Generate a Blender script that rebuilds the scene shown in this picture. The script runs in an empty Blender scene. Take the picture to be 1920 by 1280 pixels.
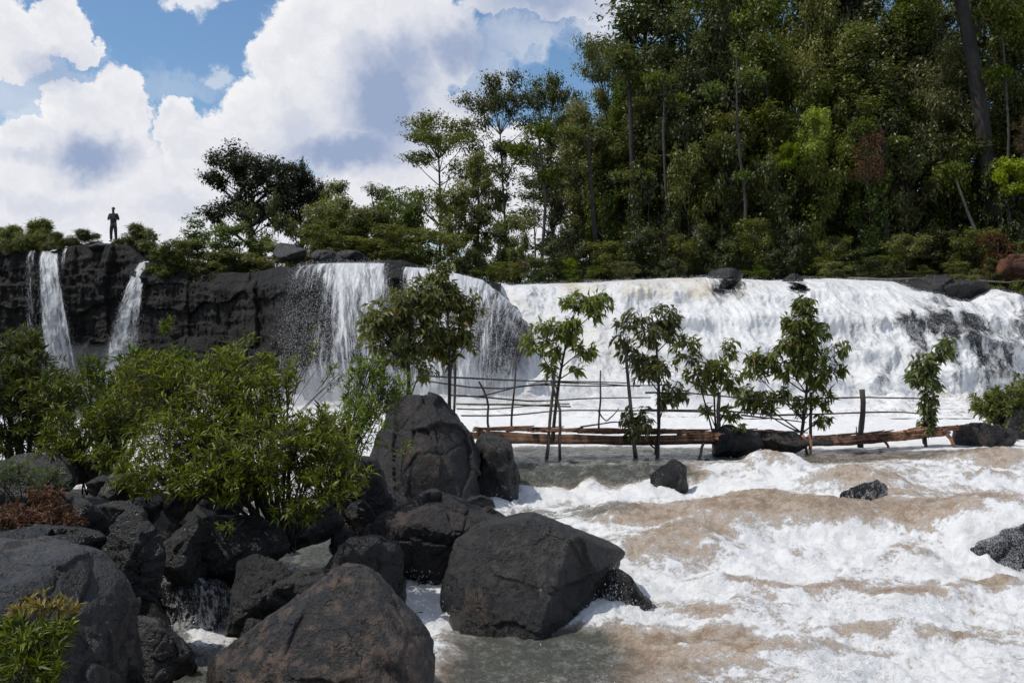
import bpy, bmesh, math, random
import numpy as np
from mathutils import Vector, Matrix
R = math.radians
scene = bpy.context.scene
COL = scene.collection
# ---------------------------------------------------------------- camera
FPX = 1867.0                      # focal length in photo pixels (1920 wide)
CAMZ = 4.0
PITCH = math.atan(40/FPX)
cam_d = bpy.data.cameras.new('camera'); cam = bpy.data.objects.new('camera', cam_d); COL.objects.link(cam)
cam_d.sensor_width = 36.0; cam_d.lens = 36.0*FPX/1920.0
cam_d.clip_start = 0.1; cam_d.clip_end = 4000
cam.location = (0, 0, CAMZ); cam.rotation_euler = (R(90)-PITCH, 0, 0)
scene.camera = cam
# ---------------------------------------------------------------- light
scene.view_settings.view_transform = 'Standard'; scene.view_settings.look = 'None'
scene.view_settings.gamma = 1; scene.view_settings.exposure = 0.08
SUNV = Vector((-0.50, -0.06, 0.86)).normalized()
sd = bpy.data.lights.new('sun', 'SUN'); sd.energy = 3.1; sd.angle = R(0.5); sd.color = (1.0, 0.955, 0.88)
so = bpy.data.objects.new('sun', sd); COL.objects.link(so)
so.rotation_euler = (-SUNV).to_track_quat('-Z', 'Y').to_euler()
SKY_STRENGTH = 0.08
scene.cycles.max_bounces = 6; scene.cycles.diffuse_bounces = 3; scene.cycles.glossy_bounces = 2
scene.cycles.transmission_bounces = 4; scene.cycles.transparent_max_bounces = 14; scene.cycles.volume_bounces = 0
scene.cycles.use_denoising = True

class NT:
    """small helper to write node maths"""
    def __init__(s, tree): s.t = tree; s.n = tree.nodes; s.l = tree.links
    def new(s, typ, **kw):
        n = s.n.new(typ)
        for k, v in kw.items(): setattr(n, k, v)
        return n
    def put(s, sock, v):
        if v is None: return
        if isinstance(v, bpy.types.NodeSocket): s.l.new(v, sock)
        else:
            if isinstance(v, (tuple, list)) and len(v) == 3 and len(getattr(sock, 'default_value', v)) == 4: v = (*v, 1)
            sock.default_value = v
    def m(s, op, a, b=None, c=None, clamp=False):
        n = s.n.new('ShaderNodeMath'); n.operation = op; n.use_clamp = clamp
        s.put(n.inputs[0], a)
        if b is not None: s.put(n.inputs[1], b)
        if c is not None: s.put(n.inputs[2], c)
        return n.outputs[0]
    def noise(s, vec, scale, detail=4, rough=0.55, dist=0.0, dims='3D', color=False):
        n = s.n.new('ShaderNodeTexNoise'); n.noise_dimensions = dims
        if vec is not None: s.put(n.inputs['Vector'], vec)
        n.inputs['Scale'].default_value = scale; n.inputs['Detail'].default_value = detail
        n.inputs['Roughness'].default_value = rough; n.inputs['Distortion'].default_value = dist
        return n.outputs['Color' if color else 'Fac']
    def voro(s, vec, scale, feature='F1', out='Distance', rnd=1.0):
        n = s.n.new('ShaderNodeTexVoronoi'); n.feature = feature
        if vec is not None: s.put(n.inputs['Vector'], vec)
        n.inputs['Scale'].default_value = scale; n.inputs['Randomness'].default_value = rnd
        return n.outputs[out]
    def ss(s, x, a, b, lo=0.0, hi=1.0):
        n = s.n.new('ShaderNodeMapRange'); n.interpolation_type = 'SMOOTHSTEP'
        s.put(n.inputs[0], x); s.put(n.inputs[1], a); s.put(n.inputs[2], b); s.put(n.inputs[3], lo); s.put(n.inputs[4], hi)
        return n.outputs[0]
    def mix(s, f, a, b):
        n = s.n.new('ShaderNodeMix'); n.data_type = 'RGBA'
        s.put(n.inputs[0], f); s.put(n.inputs[6], a); s.put(n.inputs[7], b)
        return n.outputs[2]
    def vmap(s, vec, scale=(1, 1, 1), loc=(0, 0, 0), rot=(0, 0, 0)):
        n = s.n.new('ShaderNodeMapping'); s.put(n.inputs[0], vec)
        n.inputs['Scale'].default_value = scale; n.inputs['Location'].default_value = loc; n.inputs['Rotation'].default_value = rot
        return n.outputs[0]
    def comb(s, x, y, z):
        n = s.n.new('ShaderNodeCombineXYZ'); s.put(n.inputs[0], x); s.put(n.inputs[1], y); s.put(n.inputs[2], z); return n.outputs[0]
    def bump(s, h, strength=0.5, dist=0.05, normal=None):
        n = s.n.new('ShaderNodeBump'); s.put(n.inputs['Height'], h)
        n.inputs['Strength'].default_value = strength; n.inputs['Distance'].default_value = dist
        if normal is not None: s.put(n.inputs['Normal'], normal)
        return n.outputs[0]
    def attr(s, name, out='Fac'):
        n = s.n.new('ShaderNodeAttribute'); n.attribute_name = name; return n.outputs[out]

# ---------------------------------------------------------------- sky (world) with cumulus clouds
world = bpy.data.worlds.new('World'); scene.world = world; world.use_nodes = True
w = NT(world.node_tree); w.n.clear()
def cloudy_sky():
    out = w.new('ShaderNodeOutputWorld'); bg = w.new('ShaderNodeBackground'); w.l.new(bg.outputs[0], out.inputs[0])
    sky = w.new('ShaderNodeTexSky'); sky.sky_type = 'NISHITA'; sky.sun_disc = False
    sky.sun_elevation = math.asin(SUNV.z); sky.sun_rotation = math.atan2(SUNV.x, SUNV.y)
    sky.air_density = 1.1; sky.dust_density = 0.6; sky.ozone_density = 1.6
    tc = w.new('ShaderNodeTexCoord'); d = tc.outputs['Generated']
    nrm = w.new('ShaderNodeVectorMath', operation='NORMALIZE'); w.l.new(d, nrm.inputs[0]); d = nrm.outputs[0]
    sep = w.new('ShaderNodeSeparateXYZ'); w.l.new(d, sep.inputs[0])
    az = w.m('ARCTAN2', sep.outputs[0], sep.outputs[1]); el = w.m('ARCSINE', sep.outputs[2])
    K = 10.0   # units: 1 = 0.1 rad
    U0 = w.m('MULTIPLY', az, K); V0 = w.m('MULTIPLY', el, K)
    def A(px): return math.atan((px-960)/FPX)*K
    def E(py): return math.atan((600-py)/FPX)*K
    # cumulus bodies: px, py, rx, ry (photo-pixel sized patches of sky directions)
    B = [(640, 125, 180, 150), (550, 150, 100, 80), (760, 70, 170, 120), (690, 230, 215, 130), (500, 255, 110, 95), (430, 320, 150, 110),
         (150, 230, 80, 62), (225, 225, 65, 85), (170, 300, 150, 60), (60, 300, 60, 50), (330, 250, 45, 60),
         (60, 415, 260, 105), (330, 410, 200, 120), (200, 360, 190, 60), (1000, 400, 300, 120), (600, 420, 260, 110), (20, 130, 75, 85), (110, 95, 60, 60), (20, 15, 110, 24),
         (1060, 0, 230, 55), (870, 215, 60, 60), (800, 330, 200, 80), (1000, 290, 200, 60), (160, 130, 40, 30)]
    # soft thin veils
    T = [(370, 10, 60, 40, .8), (410, 170, 34, 26, .45), (20, 230, 90, 60, .5), (60, 200, 150, 110, .5), (900, 130, 90, 70, .55), (1150, 50, 130, 40, .7), (330, 180, 90, 40, .2), (980, 70, 120, 60, .5)]
    GREY = [(725, 190, 115, 145, 1.0), (650, 285, 170, 55, .85), (770, 120, 70, 90, .7), (175, 312, 85, 56, .85), (900, 170, 120, 60, .45), (560, 300, 120, 40, .35), (90, 400, 120, 25, .2), (770, 150, 90, 50, .55), (860, 90, 110, 70, .75), (1010, 10, 190, 60, .7), (60, 330, 80, 20, .3),
            (690, 75, 30, 25, .3), (560, 250, 60, 60, .35), (100, 170, 60, 40, .5), (330, 400, 60, 40, .25)]
    p3 = w.comb(U0, V0, 0.0)
    n1 = w.noise(p3, 1.3, 3, 0.5, color=True); n2 = w.noise(p3, 5.5, 5, 0.62, color=True)
    def split(c):
        s_ = w.new('ShaderNodeSeparateXYZ'); w.l.new(c, s_.inputs[0]); return s_.outputs
    a1, a2 = split(n1), split(n2)
    def warp(v0, i):
        t = w.m('MULTIPLY_ADD', w.m('SUBTRACT', a1[i], .5), .42, v0)
        return w.m('MULTIPLY_ADD', w.m('SUBTRACT', a2[i], .5), .34, t)
    U = warp(U0, 0); V = warp(V0, 1)
    def ell(px, py, rx, ry, U=U, V=V):
        k = K/FPX
        c = math.cos(math.atan((px-960)/FPX))
        x = w.m('MULTIPLY', w.m('SUBTRACT', U, A(px)), 1/(rx*k)); y = w.m('MULTIPLY', w.m('SUBTRACT', V, E(py)), 1/(ry*k))
        r = w.m('ADD', w.m('MULTIPLY', x, x), w.m('MULTIPLY', y, y))
        return w.m('SUBTRACT', 1.0, w.m('SQRT', r))
    def field(du, dv):
        U2 = w.m('ADD', U, du) if du else U; V2 = w.m('ADD', V, dv) if dv else V
        f = None
        for b in B:
            e = ell(*b, U=U2, V=V2); f = e if f is None else w.m('MAXIMUM', f, e)
        return w.m('MAXIMUM', f, -1.0)
    F0 = field(0, 0); F1 = field(-0.10, 0.13)
    billow = w.noise(w.comb(U, V, 3.7), 4.2, 6, 0.62)
    big = w.noise(p3, 0.5, 4, 0.5)
    # elsewhere in the sky: scattered noise clouds
    far = w.ss(w.m('MAXIMUM', w.m('ABSOLUTE', U0), w.m('MULTIPLY', V0, 1.25)), 4.7, 6.0)
    gen = w.m('MULTIPLY', w.ss(big, 0.47, 0.60), far)
    hor = w.m('MULTIPLY', w.ss(V0, 1.2, 0.0), 0.55)
    dens = w.m('ADD', F0, w.m('MULTIPLY', w.m('SUBTRACT', billow, .5), .34))
    mask = w.ss(dens, 0.09, 0.23)
    mask = w.m('MAXIMUM', mask, w.m('MAXIMUM', gen, hor))
    for (px, py, rx, ry, k) in T:
        e = w.m('MULTIPLY', w.ss(w.m('ADD', ell(px, py, rx, ry), w.m('MULTIPLY', w.m('SUBTRACT', billow, .5), 1.6)), 0.0, 0.6), k)
        mask = w.m('MAXIMUM', mask, e)
    lit = w.ss(w.m('SUBTRACT', F0, F1), -0.03, 0.11)
    edge = w.ss(dens, 0.5, 0.05)
    g = None
    for (px, py, rx, ry, k) in GREY:
        e = w.m('MULTIPLY', w.ss(ell(px, py, rx*1.15, ry*1.15), 0.0, 0.9), k); g = e if g is None else w.m('MAXIMUM', g, e)
    g = w.m('MULTIPLY', g, w.m('MULTIPLY_ADD', billow, .7, 0.9), clamp=True)
    bright = w.m('ADD', w.m('MULTIPLY_ADD', w.m('MULTIPLY', lit, edge), .24, .70), w.m('MULTIPLY', w.m('SUBTRACT', billow, .5), .75))
    bright = w.m('MAXIMUM', w.m('MINIMUM', bright, .97), .6)
    white = w.mix(bright, (0.46, 0.50, 0.64), (0.98, 0.975, 0.985))
    greyc = (0.33, 0.41, 0.60)
    cc = w.mix(g, white, greyc)
    # clouds are given in display radiance, divided by the background strength
    sc = w.new('ShaderNodeVectorMath', operation='SCALE'); w.l.new(cc, sc.inputs[0]); sc.inputs['Scale'].default_value = 1/SKY_STRENGTH*0.92
    hs = w.new('ShaderNodeHueSaturation'); hs.inputs['Saturation'].default_value = 1.05; hs.inputs['Value'].default_value = 1.22
    tint = w.new('ShaderNodeMixRGB'); tint.blend_type = 'MULTIPLY'; tint.inputs[0].default_value = 1; tint.inputs[2].default_value = (.86, .98, 1.10, 1)
    w.l.new(sky.outputs[0], tint.inputs[1]); w.l.new(tint.outputs[0], hs.inputs['Color'])
    fin = w.mix(mask, hs.outputs[0], sc.outputs[0])
    w.l.new(fin, bg.inputs['Color']); bg.inputs['Strength'].default_value = SKY_STRENGTH
cloudy_sky()

# ---------------------------------------------------------------- helpers
def P(px, py, d):
    """world point that lies at distance y = d on the photo ray (px, py)"""
    c, s = math.cos(PITCH), math.sin(PITCH)
    rx = (px-960)/FPX; ru = (640-py)/FPX
    dx, dy, dz = rx, c + s*ru, -s + c*ru
    return Vector((dx/dy*d, d, CAMZ + dz/dy*d))
_rs = np.random.RandomState(7)
_perm = _rs.permutation(256); _perm = np.concatenate([_perm, _perm, _perm])
_grad = _rs.normal(size=(256, 3)); _grad /= np.linalg.norm(_grad, axis=1)[:, None]
def perlin(p):
    p = np.asarray(p, dtype=np.float64); i = np.floor(p).astype(np.int64); f = p - i; i &= 255
    u = f*f*f*(f*(f*6-15)+10)
    def g(dx, dy, dz):
        h = _perm[_perm[_perm[(i[:, 0]+dx) & 255] + ((i[:, 1]+dy) & 255)] + ((i[:, 2]+dz) & 255)]
        gr = _grad[h]
        return gr[:, 0]*(f[:, 0]-dx) + gr[:, 1]*(f[:, 1]-dy) + gr[:, 2]*(f[:, 2]-dz)
    L = lambda a, b, t: a+(b-a)*t
    x00 = L(g(0,0,0), g(1,0,0), u[:, 0]); x10 = L(g(0,1,0), g(1,1,0), u[:, 0])
    x01 = L(g(0,0,1), g(1,0,1), u[:, 0]); x11 = L(g(0,1,1), g(1,1,1), u[:, 0])
    return L(L(x00, x10, u[:, 1]), L(x01, x11, u[:, 1]), u[:, 2])*1.5
def fbm(p, scale=1.0, octaves=4, gain=0.5, ridged=False, seed=0.0):
    p = np.asarray(p)*scale + seed*17.31; a = 1.0; r = 0; t = 0
    for k in range(octaves):
        n = perlin(p)
        if ridged: n = 1-2*np.abs(n)
        r = r + a*n; t += a; a *= gain; p = p*2.03 + 5.1
    return r/t
def sstep(x, a, b):
    t = np.clip((x-a)/(b-a), 0, 1); return t*t*(3-2*t)
def tag(o, label=None, cat=None, group=None, kind=None):
    if label: o['label'] = label
    if cat: o['category'] = cat
    if group: o['group'] = group
    if kind: o['kind'] = kind
    return o
def empty(name, loc=(0, 0, 0)):
    o = bpy.data.objects.new(name, None); o.location = loc; o.empty_display_size = 0.3; COL.objects.link(o); return o
def mesh(name, v, f, mat=None, parent=None, smooth=True, attrs=None, uv=None, loc=None, mats=None, fmat=None):
    """fast mesh from numpy; f is (n,k) with constant k, or a list of such arrays"""
    me = bpy.data.meshes.new(name); v = np.asarray(v, dtype=np.float32)
    fs = f if isinstance(f, list) else [f]
    me.vertices.add(len(v)); me.vertices.foreach_set('co', v.ravel())
    tot = sum(a.size for a in fs); npoly = sum(len(a) for a in fs)
    me.loops.add(tot); me.loops.foreach_set('vertex_index', np.concatenate([a.ravel() for a in fs]).astype(np.int32))
    me.polygons.add(npoly)
    sizes = np.concatenate([np.full(len(a), a.shape[1]) for a in fs]); st = np.concatenate([[0], np.cumsum(sizes)[:-1]])
    me.polygons.foreach_set('loop_start', st.astype(np.int32)); me.polygons.foreach_set('loop_total', sizes.astype(np.int32))
    me.update(calc_edges=True)
    if smooth: me.polygons.foreach_set('use_smooth', np.ones(npoly, dtype=bool))
    if attrs:
        for k, a in attrs.items():
            at = me.attributes.new(k, 'FLOAT', 'POINT'); at.data.foreach_set('value', np.asarray(a, dtype=np.float32))
    if uv is not None:
        ul = me.uv_layers.new(name='UVMap'); li = np.concatenate([a.ravel() for a in fs])
        ul.data.foreach_set('uv', np.asarray(uv, dtype=np.float32)[li].ravel())
    for m_ in (mats or ([mat] if mat else [])): me.materials.append(m_)
    if fmat is not None: me.polygons.foreach_set('material_index', fmat.astype(np.int32))
    me.validate(); me.update()
    o = bpy.data.objects.new(name, me); COL.objects.link(o)
    if parent is not None: o.parent = parent
    if loc is not None: o.location = loc
    return o
def gridf(nu, nv, off=0):
    i = np.arange(nu-1)[:, None]*nv + np.arange(nv-1)[None, :]
    return np.stack([i, i+nv, i+nv+1, i+1], -1).reshape(-1, 4) + off
def tubes(lines, sides=6, caps=True):
    """lines: list of (points (k,3), radii (k)) -> verts, [faces]"""
    V, F, C, off = [], [], [], 0
    ang = np.linspace(0, 2*math.pi, sides, endpoint=False); ca, sa = np.cos(ang), np.sin(ang)
    for pts, rad in lines:
        pts = np.asarray(pts, float); k = len(pts)
        t = np.gradient(pts, axis=0); t /= np.linalg.norm(t, axis=1)[:, None]+1e-9
        ref = np.array([0, 0, 1.0]) if abs(t[0, 2]) < .9 else np.array([1.0, 0, 0])
        a = np.cross(t, ref); a /= np.linalg.norm(a, axis=1)[:, None]+1e-9; b = np.cross(t, a)
        ring = pts[:, None] + (a[:, None]*ca[None, :, None] + b[:, None]*sa[None, :, None])*np.asarray(rad)[:, None, None]
        V.append(ring.reshape(-1, 3))
        i = np.arange(k-1)[:, None]*sides + np.arange(sides)[None, :]; j = np.arange(k-1)[:, None]*sides + (np.arange(sides)[None, :]+1) % sides
        F.append(np.stack([i, j, j+sides, i+sides], -1).reshape(-1, 4)+off)
        if caps and sides >= 4:
            C.append(np.arange(sides)[None, ::-1]+off); C.append(np.arange(sides)[None, :]+off+(k-1)*sides)
        off += k*sides
    fs = [np.concatenate(F)]
    if C: fs.append(np.concatenate(C))
    return np.concatenate(V), fs
def bez(a, b, c, n=6):
    t = np.linspace(0, 1, n)[:, None]; a, b, c = map(np.asarray, (a, b, c))
    return (1-t)**2*a + 2*t*(1-t)*b + t*t*c

# ---------------------------------------------------------------- materials
def principled(name):
    m_ = bpy.data.materials.new(name); m_.use_nodes = True; t = NT(m_.node_tree)
    b = t.n['Principled BSDF']; return m_, t, b
def rock_material(name, base, light, brown, brownness=0.5, rough=0.62, scale=1.0, moss=0.0):
    m_, t, b = principled(name)
    co = t.new('ShaderNodeTexCoord').outputs['Object']
    oi = t.new('ShaderNodeObjectInfo')
    addv = t.new('ShaderNodeVectorMath', operation='ADD'); t.l.new(co, addv.inputs[0])
    t.l.new(t.comb(t.m('MULTIPLY', oi.outputs['Random'], 31.0), 0.0, 0.0), addv.inputs[1]); co = addv.outputs[0]
    n1 = t.noise(co, 1.1*scale, 6, .62); n2 = t.noise(co, 7*scale, 6, .7); n3 = t.noise(co, 38*scale, 4, .7)
    cr = t.voro(t.vmap(co, (1, 1, 2.2), rot=(.5, .3, .2)), 0.9*scale, 'DISTANCE_TO_EDGE')
    crd = t.noise(co, 3*scale, 4, .6, color=True)
    v2 = t.new('ShaderNodeVectorMath', operation='ADD'); t.l.new(co, v2.inputs[0])
    sc2 = t.new('ShaderNodeVectorMath', operation='SCALE'); t.l.new(crd, sc2.inputs[0]); sc2.inputs['Scale'].default_value = .5; t.l.new(sc2.outputs[0], v2.inputs[1])
    cr = t.voro(v2.outputs[0], 0.75*scale, 'DISTANCE_TO_EDGE')
    crack = t.ss(cr, 0.0, 0.006)
    col = t.mix(t.ss(n1, .35, .68), base, light)
    col = t.mix(t.m('MULTIPLY', t.ss(t.m('ADD', n1, t.m('MULTIPLY', n2, .5)), .78-.12*brownness, .92-.12*brownness), min(1, brownness*1.4)), col, brown)
    spk = t.ss(n3, .62, .75)
    col = t.mix(t.m('MULTIPLY', spk, .35), col, tuple(min(1, c*2.2) for c in light))
    col = t.mix(t.ss(n2, .62, .40), col, tuple(c*.55 for c in base))
    if moss:
        geo = t.new('ShaderNodeNewGeometry'); s_ = t.new('ShaderNodeSeparateXYZ'); t.l.new(geo.outputs['Normal'], s_.inputs[0])
        col = t.mix(t.m('MULTIPLY', t.ss(t.m('ADD', s_.outputs[2], n2), 1.0, 1.35), moss), col, (.045, .06, .015))
    col = t.mix(t.m('SUBTRACT', 1.0, crack), col, (.006, .006, .006))
    gp = t.new('ShaderNodeNewGeometry'); sp_ = t.new('ShaderNodeSeparateXYZ'); t.l.new(gp.outputs['Position'], sp_.inputs[0])
    lvl = t.m('MULTIPLY_ADD', sp_.outputs[1], .075, -.36)         # the river climbs with distance
    wet = t.ss(t.m('SUBTRACT', t.m('ADD', sp_.outputs[2], t.m('MULTIPLY', n1, -.5)), lvl), .22, -.05)
    hsw = t.new('ShaderNodeHueSaturation'); t.l.new(col, hsw.inputs['Color']); t.put(hsw.inputs['Value'], t.m('MULTIPLY_ADD', wet, -.5, 1.0)); col = hsw.outputs[0]
    t.l.new(col, b.inputs['Base Color'])
    t.put(b.inputs['Roughness'], t.m('MULTIPLY_ADD', wet, -.22, t.ss(n2, .3, .7, rough-.24, rough+.08)))
    b.inputs['Specular IOR Level'].default_value = .5
    pit = t.voro(v2.outputs[0], 14*scale, 'F1'); h = t.m('ADD', t.m('MULTIPLY', n2, 1.1), t.m('MULTIPLY', n3, .4)); h = t.m('ADD', h, t.m('MULTIPLY', crack, .25)); h = t.m('ADD', h, t.m('MULTIPLY', t.ss(pit, .0, .35), .3)); 
    if name.startswith('wet'):                                     # thin water running over the stone
        fl = t.noise(t.vmap(co, (2.2, 2.2, .8)), 7.0, 7, .78); fm = t.noise(co, 1.7, 3)
        film = t.ss(t.m('ADD', fl, t.m('MULTIPLY', t.m('SUBTRACT', fm, .5), .6)),   .50, .66)
        t.l.new(t.mix(t.m('MULTIPLY', film, t.m('MULTIPLY_ADD', wet, .3, .6)), col, (.62, .62, .61)), b.inputs['Base Color'])
    t.l.new(t.bump(h, 1.0, .06/scale), b.inputs['Normal'])
    return m_
M = {}
M['rock_dark'] = rock_material('dark_basalt', (.0125, .0115, .0105), (.029, .0265, .024), (.06, .04, .028), .2, .48)
M['rock_grey'] = rock_material('grey_basalt', (.021, .020, .0185), (.047, .044, .040), (.08, .058, .043), .3, .55)
M['rock_brown'] = rock_material('brown_basalt', (.025, .023, .021), (.052, .045, .039), (.105, .070, .050), .85, .6)
M['rock_wet'] = rock_material('wet_basalt', (.012, .012, .013), (.026, .025, .024), (.045, .033, .024), .3, .28)
M['rock_rust'] = rock_material('rusty_basalt', (.015, .0145, .014), (.034, .031, .029), (.14, .06, .033), .22, .7, 1.0)

def cliff_material():
    m_, t, b = principled('cliff_rock')
    co = t.new('ShaderNodeTexCoord').outputs['Object']
    st = t.vmap(co, (1, 1, .16)); n1 = t.noise(st, 1.6, 6, .65); n2 = t.noise(co, 3, 6, .7); n3 = t.noise(st, 9, 5, .7)
    col = t.mix(t.ss(n1, .38, .66), (.007, .0065, .006), (.028, .024, .020))
    col = t.mix(t.ss(n3, .56, .75), col, (.05, .043, .034))
    col = t.mix(t.m('MULTIPLY', t.ss(n2, .58, .72), .5), col, (.026, .030, .012))
    t.l.new(col, b.inputs['Base Color']); b.inputs['Roughness'].default_value = .6; b.inputs['Specular IOR Level'].default_value = .3
    t.l.new(t.bump(t.m('ADD', n3, n2), .9, .25), b.inputs['Normal'])
    return m_
M['cliff'] = cliff_material()
def ground_material():
    m_, t, b = principled('forest_soil')
    co = t.new('ShaderNodeTexCoord').outputs['Object']
    n1 = t.noise(co, .35, 6, .65); n2 = t.noise(co, 2.5, 6, .7)
    col = t.mix(t.ss(n2, .4, .65), (.02, .018, .013), (.05, .042, .028))
    col = t.mix(t.ss(n1, .5, .62), col, (.03, .042, .014))
    t.l.new(col, b.inputs['Base Color']); b.inputs['Roughness'].default_value = .9
    t.l.new(t.bump(n2, .8, .2), b.inputs['Normal'])
    return m_
M['ground'] = ground_material()
def soil_material():
    m_, t, b = principled('red_soil')
    co = t.new('ShaderNodeTexCoord').outputs['Object']
    n1 = t.noise(co, 1.2, 6, .7); n2 = t.noise(co, 9, 6, .7)
    col = t.mix(t.ss(n1, .4, .62), (.05, .024, .014), (.17, .062, .03))
    t.l.new(col, b.inputs['Base Color']); b.inputs['Roughness'].default_value = .9
    t.l.new(t.bump(n2, .9, .12), b.inputs['Normal'])
    return m_
M['soil'] = soil_material()

def leaf_material(name, c1, c2, c3, trans=.35, rough=.45, spec=.35):
    m_, t, b = principled(name)
    geo = t.new('ShaderNodeNewGeometry'); r = geo.outputs['Random Per Island']
    oi = t.new('ShaderNodeObjectInfo').outputs['Random']
    col = t.mix(t.ss(r, 0, .75), c1, c2)
    col = t.mix(t.ss(r, .9, 1.0), col, c3)
    hs = t.new('ShaderNodeHueSaturation'); t.l.new(col, hs.inputs['Color'])
    t.put(hs.inputs['Value'], t.m('MULTIPLY_ADD', oi, .65, .8)); t.put(hs.inputs['Hue'], t.m('MULTIPLY_ADD', t.m('FRACT', t.m('MULTIPLY', oi, 7.3)), .03, .478)); t.put(hs.inputs['Saturation'], t.m('MULTIPLY_ADD', t.m('FRACT', t.m('MULTIPLY', oi, 3.7)), .3, .85))
    col0 = col
    col = hs.outputs[0]
    col = t.mix(t.m('GREATER_THAN', t.m('FRACT', t.m('MULTIPLY', r, 13.7)), .975), col, (.20, .12, .05))
    t.l.new(col, b.inputs['Base Color']); b.inputs['Roughness'].default_value = rough; b.inputs['Specular IOR Level'].default_value = spec
    tr = t.new('ShaderNodeBsdfTranslucent')
    c4 = t.new('ShaderNodeMixRGB'); c4.blend_type = 'MULTIPLY'; c4.inputs[0].default_value = 1; t.l.new(col, c4.inputs[1]); c4.inputs[2].default_value = (1.5, 1.5, .6, 1)
    t.l.new(c4.outputs[0], tr.inputs['Color'])
    mx = t.new('ShaderNodeMixShader'); mx.inputs[0].default_value = trans
    t.l.new(b.outputs[0], mx.inputs[1]); t.l.new(tr.outputs[0], mx.inputs[2]); t.l.new(mx.outputs[0], t.n['Material Output'].inputs[0])
    return m_
M['leaf_bright'] = leaf_material('bright_leaves', (.04, .065, .007), (.155, .205, .02), (.30, .34, .08))
M['leaf_bush'] = leaf_material('bush_leaves', (.030, .05, .007), (.10, .135, .018), (.22, .25, .07))
M['leaf_grey'] = leaf_material('greyish_leaves', (.06, .08, .03), (.10, .125, .055), (.15, .17, .09))
M['leaf_sapling'] = leaf_material('sapling_leaves', (.075, .095, .025), (.14, .165, .045), (.26, .28, .10), .35)
M['leaf_forest'] = leaf_material('forest_leaves', (.036, .054, .010), (.085, .115, .018), (.15, .185, .04))
M['leaf_dark'] = leaf_material('dark_leaves', (.03, .042, .012), (.055, .072, .02), (.09, .11, .035), .28)
M['leaf_darkest'] = leaf_material('darkest_leaves', (.014, .020, .008), (.028, .036, .012), (.05, .06, .02), .15)  # darkest leaf tone, for the round crowned trees
M['leaf_olive'] = leaf_material('olive_leaves', (.075, .09, .022), (.13, .145, .04), (.20, .21, .08))
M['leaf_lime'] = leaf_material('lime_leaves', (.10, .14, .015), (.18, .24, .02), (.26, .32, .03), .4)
M['leaf_yellow'] = leaf_material('yellowing_leaves', (.14, .15, .025), (.25, .20, .035), (.32, .2, .05), .35)
M['leaf_dry'] = leaf_material('dry_leaves', (.05, .028, .016), (.105, .056, .03), (.15, .09, .05), .15, .8, .1)
def bark(name, a, b_, sc=1.0):
    m_, t, b = principled(name)
    co = t.new('ShaderNodeTexCoord').outputs['Object']
    n = t.noise(t.vmap(co, (1, 1, .25)), 12*sc, 5, .7); n2 = t.noise(co, 1.3*sc, 4, .6)
    t.l.new(t.mix(t.ss(n, .35, .65), a, t.mix(t.ss(n2, .3, .6), a, b_)), b.inputs['Base Color']); b.inputs['Roughness'].default_value = .85
    t.l.new(t.bump(n, .7, .02), b.inputs['Normal']); return m_
M['bark_dark'] = bark('dark_bark', (.018, .015, .012), (.05, .042, .034))
M['bark_pale'] = bark('pale_bark', (.09, .08, .065), (.24, .22, .18))
M['bark_mid'] = bark('grey_bark', (.035, .03, .025), (.10, .088, .07))
M['bark_red'] = bark('reddish_bark', (.07, .034, .02), (.70, .37, .21), .45)
M['pole'] = bark('weathered_pole', (.05, .04, .032), (.17, .14, .11))
M['pole_green'] = bark('green_bamboo', (.14, .16, .03), (.28, .30, .08))

def water_material():
    """turbid brown river; 'foam' attribute = share of white water, cut in wave troughs to shade them"""
    m_, t, b = principled('river_water')
    co = t.new('ShaderNodeTexCoord').outputs['Object']
    f = t.attr('foam')
    st = t.vmap(co, (.95, .85, 1.0), rot=(0, 0, .3))
    w1 = t.noise(st, 5.5, 7, .72, .35); w2 = t.noise(co, 26, 7, .80, .4); w4 = t.noise(t.vmap(co, (1, 1.7, 1)), 75, 4, .7); w3 = t.voro(st, 16, 'F1')
    nn = t.m('ADD', t.m('ADD', t.m('MULTIPLY', t.m('SUBTRACT', w1, .5), 1.5), t.m('MULTIPLY', t.m('SUBTRACT', w4, .5), .45)), t.m('MULTIPLY', t.m('SUBTRACT', w2, .5), 1.55))  # fine noise flecks the colour: foam specks that also stand for glints
    g0 = t.m('ADD', f, nn); ff = t.ss(g0, .36, .62); mk = t.ss(g0, -.10, .46)
    tint = t.attr('tint')
    wc = t.mix(tint, t.mix(t.noise(co, .9, 3), (.30, .205, .13), (.43, .31, .205)), (.085, .087, .07))
    mc = t.mix(tint, (.66, .54, .43), (.30, .30, .275))
    foamc = t.mix(t.ss(t.m('ADD', w1, t.m('MULTIPLY', w2, .5)), .85, .60), (.95, .95, .94), (.84, .825, .80))
    col = t.mix(ff, t.mix(mk, wc, mc), foamc)
    t.l.new(col, b.inputs['Base Color']); t.put(b.inputs['Roughness'], t.m('MULTIPLY_ADD', ff, .55, .10))
    b.inputs['IOR'].default_value = 1.33
    t.put(b.inputs['Specular IOR Level'], t.m('MULTIPLY_ADD', ff, -.4, .55))
    t.put(b.inputs['Subsurface Weight'], 0.0)
    h = t.m('ADD', t.m('MULTIPLY', w1, .9), t.m('MULTIPLY', t.m('ADD', w2, t.m('MULTIPLY', w4, .4)), .75)); h = t.m('ADD', h, t.m('MULTIPLY', ff, .25))
    rp = t.noise(t.vmap(co, (2.2, 9, 1)), 1.0, 5, .7); h = t.m('ADD', h, t.m('MULTIPLY', rp, .5))
    t.l.new(t.bump(h, .75, .08), b.inputs['Normal'])
    return m_
M['water'] = water_material()
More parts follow.
